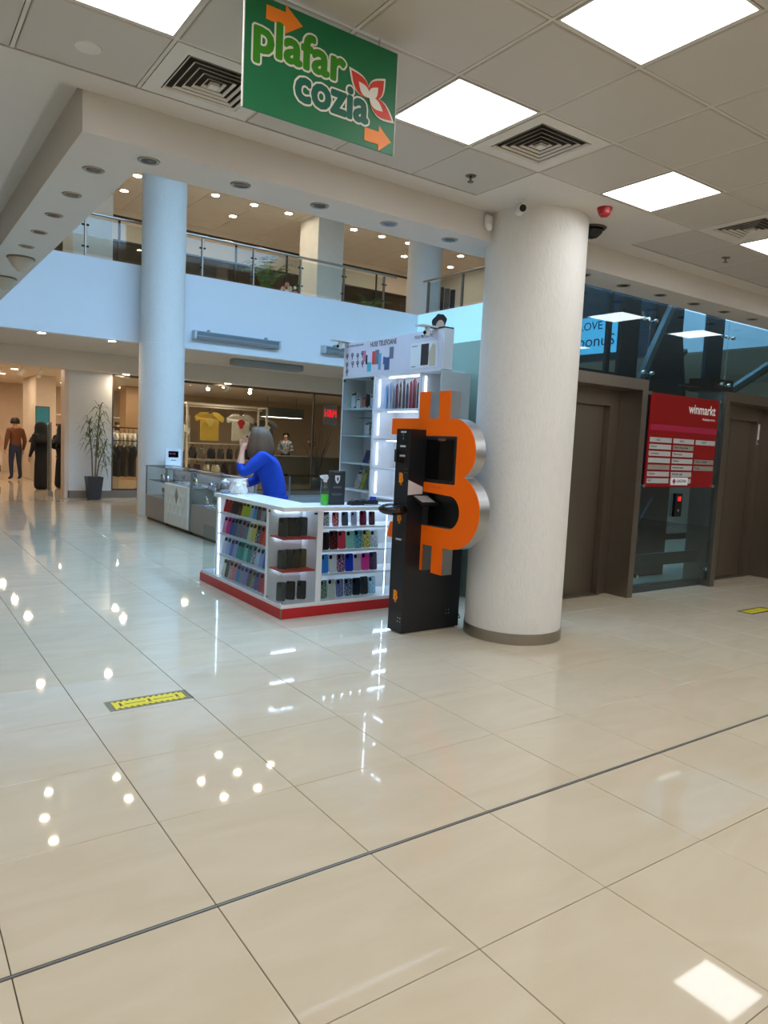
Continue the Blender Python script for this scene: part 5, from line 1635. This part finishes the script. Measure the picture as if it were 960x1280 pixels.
def fingers(V, Ed, wrist, palm, d, side, m_, r=.0085):
    """five short chains rooted in the palm; d: pointing direction, side: thumb side"""
    d, side = Vector(d).normalized(), Vector(side).normalized()
    P = Vector(V[palm][0])
    nrm = d.cross(side)
    for k, (off, L) in enumerate(((.026, .055), (.009, .066), (-.008, .062), (-.024, .048))):
        a = P + side * off + d * .03
        b = a + d * L * .55 + nrm * .008
        c = b + d * L * .35 + nrm * .022
        for i, q in enumerate((a, b, c)):
            V[f'{palm}f{k}{i}'] = (tuple(q), r * (1.1 - .12 * i))
        Ed += [(palm, f'{palm}f{k}0', m_), (f'{palm}f{k}0', f'{palm}f{k}1', m_), (f'{palm}f{k}1', f'{palm}f{k}2', m_)]
    a = P + side * .03 - d * .005
    b = a + side * .02 + d * .03 + nrm * .012
    c = b + d * .028 + nrm * .012
    for i, q in enumerate((a, b, c)):
        V[f'{palm}t{i}'] = (tuple(q), r * 1.15)
    Ed += [(palm, f'{palm}t0', m_), (f'{palm}t0', f'{palm}t1', m_), (f'{palm}t1', f'{palm}t2', m_)]


def hair_shell(parent, c, prof, mt, gap=50, zgap=None, sy=1.0, n=40, seed=1, name='hair'):
    """lathe-like hair with an opening towards the face (+y local) below zgap"""
    rnd = random.Random(seed)
    ph = [rnd.uniform(-.06, .06) for _ in range(n)]
    V, Fq = [], []
    for z, r in prof:
        for i in range(n):
            a = 2 * PI * i / n
            rr = r * (1 + ph[i] * (1 if i % 2 else -.5))
            V.append((c[0] + rr * cos(a), c[1] + sy * rr * sin(a), z))
    for j in range(len(prof) - 1):
        for i in range(n):
            a = math.degrees(2 * PI * (i + .5) / n)
            if zgap is not None and prof[j + 1][0] < zgap and abs(a - 90) < gap:
                continue
            Fq.append((j * n + i, j * n + (i + 1) % n, (j + 1) * n + (i + 1) % n, (j + 1) * n + i))
    Fq.append(tuple(range(n)))
    b = MB(); b.add(V, Fq)
    me = b.mesh(name, mt)
    me.polygons.foreach_set('use_smooth', [True] * len(me.polygons))
    o = put(name, me, parent)
    md = o.modifiers.new('s', 'SOLIDIFY'); md.thickness = .012; md.offset = -1
    return o


HEADPARTS = None


def head(V, Ed, base, top_from, y, z, m_, k=1.0):
    """head chain above 'base' with a nose and chin; centre (0, y, z) local"""
    V['hb'] = ((0, y - .01, z - .085 * k), (.060 * k, .062 * k))
    V['hm'] = ((0, y, z), (.078 * k, .092 * k))
    V['ht'] = ((0, y - .012, z + .075 * k), (.062 * k, .072 * k))
    V['chin'] = ((0, y + .045 * k, z - .085 * k), .032 * k)
    V['nose'] = ((0, y + .098 * k, z - .01), .012 * k)
    Ed += [(base, 'hb', m_), ('hb', 'hm', m_), ('hm', 'ht', m_), ('hb', 'chin', m_), ('hm', 'nose', m_)]
    for s, nm in ((-1, 'earl'), (1, 'earr')):
        V[nm] = ((s * .088 * k, y - .01, z - .01), .016 * k)
        Ed.append(('hm', nm, m_))


def face_parts(parent, y, z, k=1.0):
    for s in (-1, 1):
        MB().ball((s * .03 * k, y + .083 * k, z + .012), .011 * k, 10, 6).build('eye', mat('eye_dark', (40, 32, 28), .2), parent, True)
    MB().ball((0, y + .084 * k, z - .052 * k), (.022 * k, .008, .007 * k), 10, 6).build('mouth', mat('lip', (170, 90, 88), .5), parent, True)


BLUE = mat('sweater_blue', (8, 66, 186), .85, var=.12, vscale=14, bump=.35, bscale=90)
JEANS = mat('jeans_dark', (40, 50, 78), .8, var=.15)
# --- woman in blue behind the kiosk counter
wm = thing('person', 'woman in a blue sweater behind the kiosk, hand raised to her face', 'person', (0, 0, 0))
V, Ed = {}, []
V['pel'] = ((0, -.06, .93), (.165, .12)); V['wai'] = ((0, -.04, 1.03), (.16, .135)); V['che'] = ((0, .02, 1.20), (.178, .14)); V['uch'] = ((0, .07, 1.33), (.14, .10))
V['nk'] = ((0, .12, 1.40), .05)
Ed += [('pel', 'wai', 0), ('wai', 'che', 0), ('che', 'uch', 0), ('uch', 'nk', 1)]
head(V, Ed, 'nk', None, .17, 1.515, 1)
for s, nm in ((-1, 'l'), (1, 'r')):
    V['hip' + nm] = ((s * .09, -.06, .85), .10); V['kn' + nm] = ((s * .095, -.02, .48), .065); V['an' + nm] = ((s * .10, -.07, .09), .045); V['to' + nm] = ((s * .11, .08, .04), .035)
    Ed += [('pel', 'hip' + nm, 0), ('hip' + nm, 'kn' + nm, 2), ('kn' + nm, 'an' + nm, 2), ('an' + nm, 'to' + nm, 3)]
V['shl'] = ((-.165, .08, 1.315), .078); V['ell'] = ((-.22, .27, 1.145), .066); V['cfl'] = ((-.19, .30, 1.22), .052); V['wrl'] = ((-.13, .29, 1.37), .027); V['hal'] = ((-.105, .275, 1.43), (.036, .022))
Ed += [('uch', 'shl', 0), ('shl', 'ell', 0), ('ell', 'cfl', 0), ('cfl', 'wrl', 1), ('wrl', 'hal', 1)]
fingers(V, Ed, 'wrl', 'hal', (.35, -.25, .9), (.4, .8, .1), 1)
V['shr'] = ((.165, .08, 1.315), .078); V['elr'] = ((.23, .16, 1.07), .06); V['cfr'] = ((.17, .25, 1.03), .05); V['wrr'] = ((.06, .38, .995), .026); V['har'] = ((.03, .425, .982), (.036, .020))
Ed += [('uch', 'shr', 0), ('shr', 'elr', 0), ('elr', 'cfr', 0), ('cfr', 'wrr', 1), ('wrr', 'har', 1)]
fingers(V, Ed, 'wrr', 'har', (-.5, .85, -.1), (-.85, -.4, .1), 1)
put('body', skin_mesh('body', V, Ed, [BLUE, SKIN, JEANS, BLACK]), wm)
face_parts(wm, .17, 1.515)
HAIRM = mat('hair_highlights', (98, 76, 56), .6, var=.7, vscale=26, stretch=(6, 6, .6))
hair_shell(wm, (0, .135, 0), [(1.625, .02), (1.618, .055), (1.59, .09), (1.54, .115), (1.48, .128), (1.42, .142), (1.37, .142), (1.335, .13), (1.32, .11)], HAIRM, 48, 1.57, 1.05, 44, 3)
# sweater hem and cuff ribs
MB().lathe([(.15, .0), (.172, .0), (.176, .05), (.15, .05)], (0, -.055, .885), 28, sy=.78).build('hem', BLUE, wm, True)
wm.matrix_world = Matrix.Translation((3.10, 4.79, 0)) @ Matrix.Rotation(math.radians(60), 4, 'Z')


def standing(label, loc, rz, mats, h=1.72, gown=False, hairc=(30, 24, 22), hairlen=.0, arms='down', hood=False):
    t = thing('person', label, 'person', (0, 0, 0))
    k = h / 1.72
    V, Ed = {}, []
    V['pel'] = ((0, 0, .95 * k), (.16, .12)); V['wai'] = ((0, 0, 1.08 * k), (.15, .11)); V['che'] = ((0, 0, 1.27 * k), (.175, .125)); V['uch'] = ((0, 0, 1.40 * k), (.13, .09)); V['nk'] = ((0, .01, 1.47 * k), .052)
    Ed += [('pel', 'wai', 0), ('wai', 'che', 0), ('che', 'uch', 0), ('uch', 'nk', 1)]
    head(V, Ed, 'nk', None, .03, 1.60 * k, 1, k)
    if gown:
        V['sk1'] = ((0, 0, .70 * k), (.18, .14)); V['sk2'] = ((0, -.01, .40 * k), (.19, .15)); V['sk3'] = ((0, -.02, -.035), (.21, .17))
        Ed += [('pel', 'sk1', 0), ('sk1', 'sk2', 0), ('sk2', 'sk3', 0)]
    else:
        for s, nm in ((-1, 'l'), (1, 'r')):
            V['hip' + nm] = ((s * .09, 0, .87 * k), .10); V['kn' + nm] = ((s * .11, .03, .49 * k), .068); V['an' + nm] = ((s * .12, -.03, .09), .047); V['to' + nm] = ((s * .13, .13, .045), .038)
            Ed += [('pel', 'hip' + nm, 2), ('hip' + nm, 'kn' + nm, 2), ('kn' + nm, 'an' + nm, 2), ('an' + nm, 'to' + nm, 3)]
    for s, nm in ((-1, 'l'), (1, 'r')):
        bent = (arms == 'bent') or (arms == 'onebent' and s > 0)
        V['sh' + nm] = ((s * .18, 0, 1.385 * k), .075)
        V['el' + nm] = ((s * .25, -.03 if not bent else .0, 1.10 * k), .06)
        w_ = (s * .25, .08, .87 * k) if not bent else (s * .16, .22, 1.08 * k)
        hd_ = (s * .25, .10, .79 * k) if not bent else (s * .11, .27, 1.10 * k)
        V['wr' + nm] = (w_, .034); V['ha' + nm] = (hd_, (.036, .024))
        Ed += [('uch', 'sh' + nm, 0), ('sh' + nm, 'el' + nm, 0), ('el' + nm, 'wr' + nm, 0), ('wr' + nm, 'ha' + nm, 1)]
        fingers(V, Ed, 'wr' + nm, 'ha' + nm, (0, .25, -1) if not bent else (-s * .6, .7, .1), (0, 1, .2) if not bent else (0, .1, 1), 1)
    put('body', skin_mesh('body', V, Ed, mats), t)
    face_parts(t, .03, 1.60 * k, k)
    z = 1.60 * k
    if hood:
        hair_shell(t, (0, .01, 0), [(z + .135, .02), (z + .125, .07), (z + .08, .11), (z, .125), (z - .09, .125), (z - .17, .15), (z - .27, .22), (z - .36, .25)], mats[0], 36, z + .04, 1.0, 36, 2, 'veil')
    else:
        pr = [(z + .135, .02), (z + .125, .06), (z + .09, .095), (z + .02, .108), (z - .03, .106)]
        if hairlen:
            pr += [(z - .1, .11), (z - .1 - hairlen, .09)]
        hair_shell(t, (0, .015, 0), pr, mat('hair_%d_%d' % (hairc[0], hairc[1]), hairc, .6, var=.3, vscale=40), 62, z + .07, 1.05, 32, 4)
    t.matrix_world = Matrix.Translation(loc) @ Matrix.Rotation(rz, 4, 'Z')
    return t


BROWN = mat('jacket_brown', (112, 64, 36), .7, var=.12)
ABAYA = mat('cloth_black', (14, 14, 16), .85)
standing('man in a brown jacket and dark jeans walking into the shop', (2.93, 20.6, 0), .25, [BROWN, SKIN, JEANS, BLACK], 1.74)
standing('person in a long black gown and veil, nearer the security gate post', (3.02, 17.25, 0), .5, [ABAYA, SKIN, ABAYA, BLACK], 1.62, True, hood=True, arms='onebent')
standing('person in a long black gown and veil facing the cream door jamb', (3.60, 17.7, 0), -.6, [ABAYA, SKIN, ABAYA, BLACK], 1.60, True, hood=True, arms='bent')
standing('shop assistant with black hair and a grey patterned top behind the cash desk', (11.78, 21.3, 0), 2.6, [pattern('top_grey', (120, 122, 126), (200, 200, 204), 14, .4), SKIN, BLACK, BLACK], 1.72, arms='bent')
standing('person in a pale coat deep in the shop left of the man in brown', (2.45, 21.6, 0), 2.4, [mat('coat_pale', (206, 170, 150), .8), SKIN, JEANS, BLACK], 1.62, hairc=(60, 36, 26), hairlen=.1)
# carrier bags in the man's hand
for nm, lb, x_, y_, z0_, w_, h_, mt in (('carrier_bag', 'white carrier bag in the hand of the man in brown', 2.46, 20.64, .42, .30, .36, mat('bag_cream', (232, 214, 200), .6)),
                                       ('carrier_bag', 'black carrier bag hanging below the white one', 2.46, 20.9, .22, .26, .32, BLACK)):
    t = thing(nm, lb, 'bag', (x_, y_, z0_))
    MB().prism([(x_ - w_ / 2, z0_), (x_ + w_ / 2, z0_), (x_ + w_ * .42, z0_ + h_), (x_ - w_ * .42, z0_ + h_)], y_ - .06, y_ + .06, 'y').build('bag', mt, t)
    MB().tube([(x_ - .07, y_, z0_ + h_), (x_ - .03, y_, .80), (x_ + .03, y_, .80), (x_ + .07, y_, z0_ + h_)], .006, 6).build('handle', mt, t)
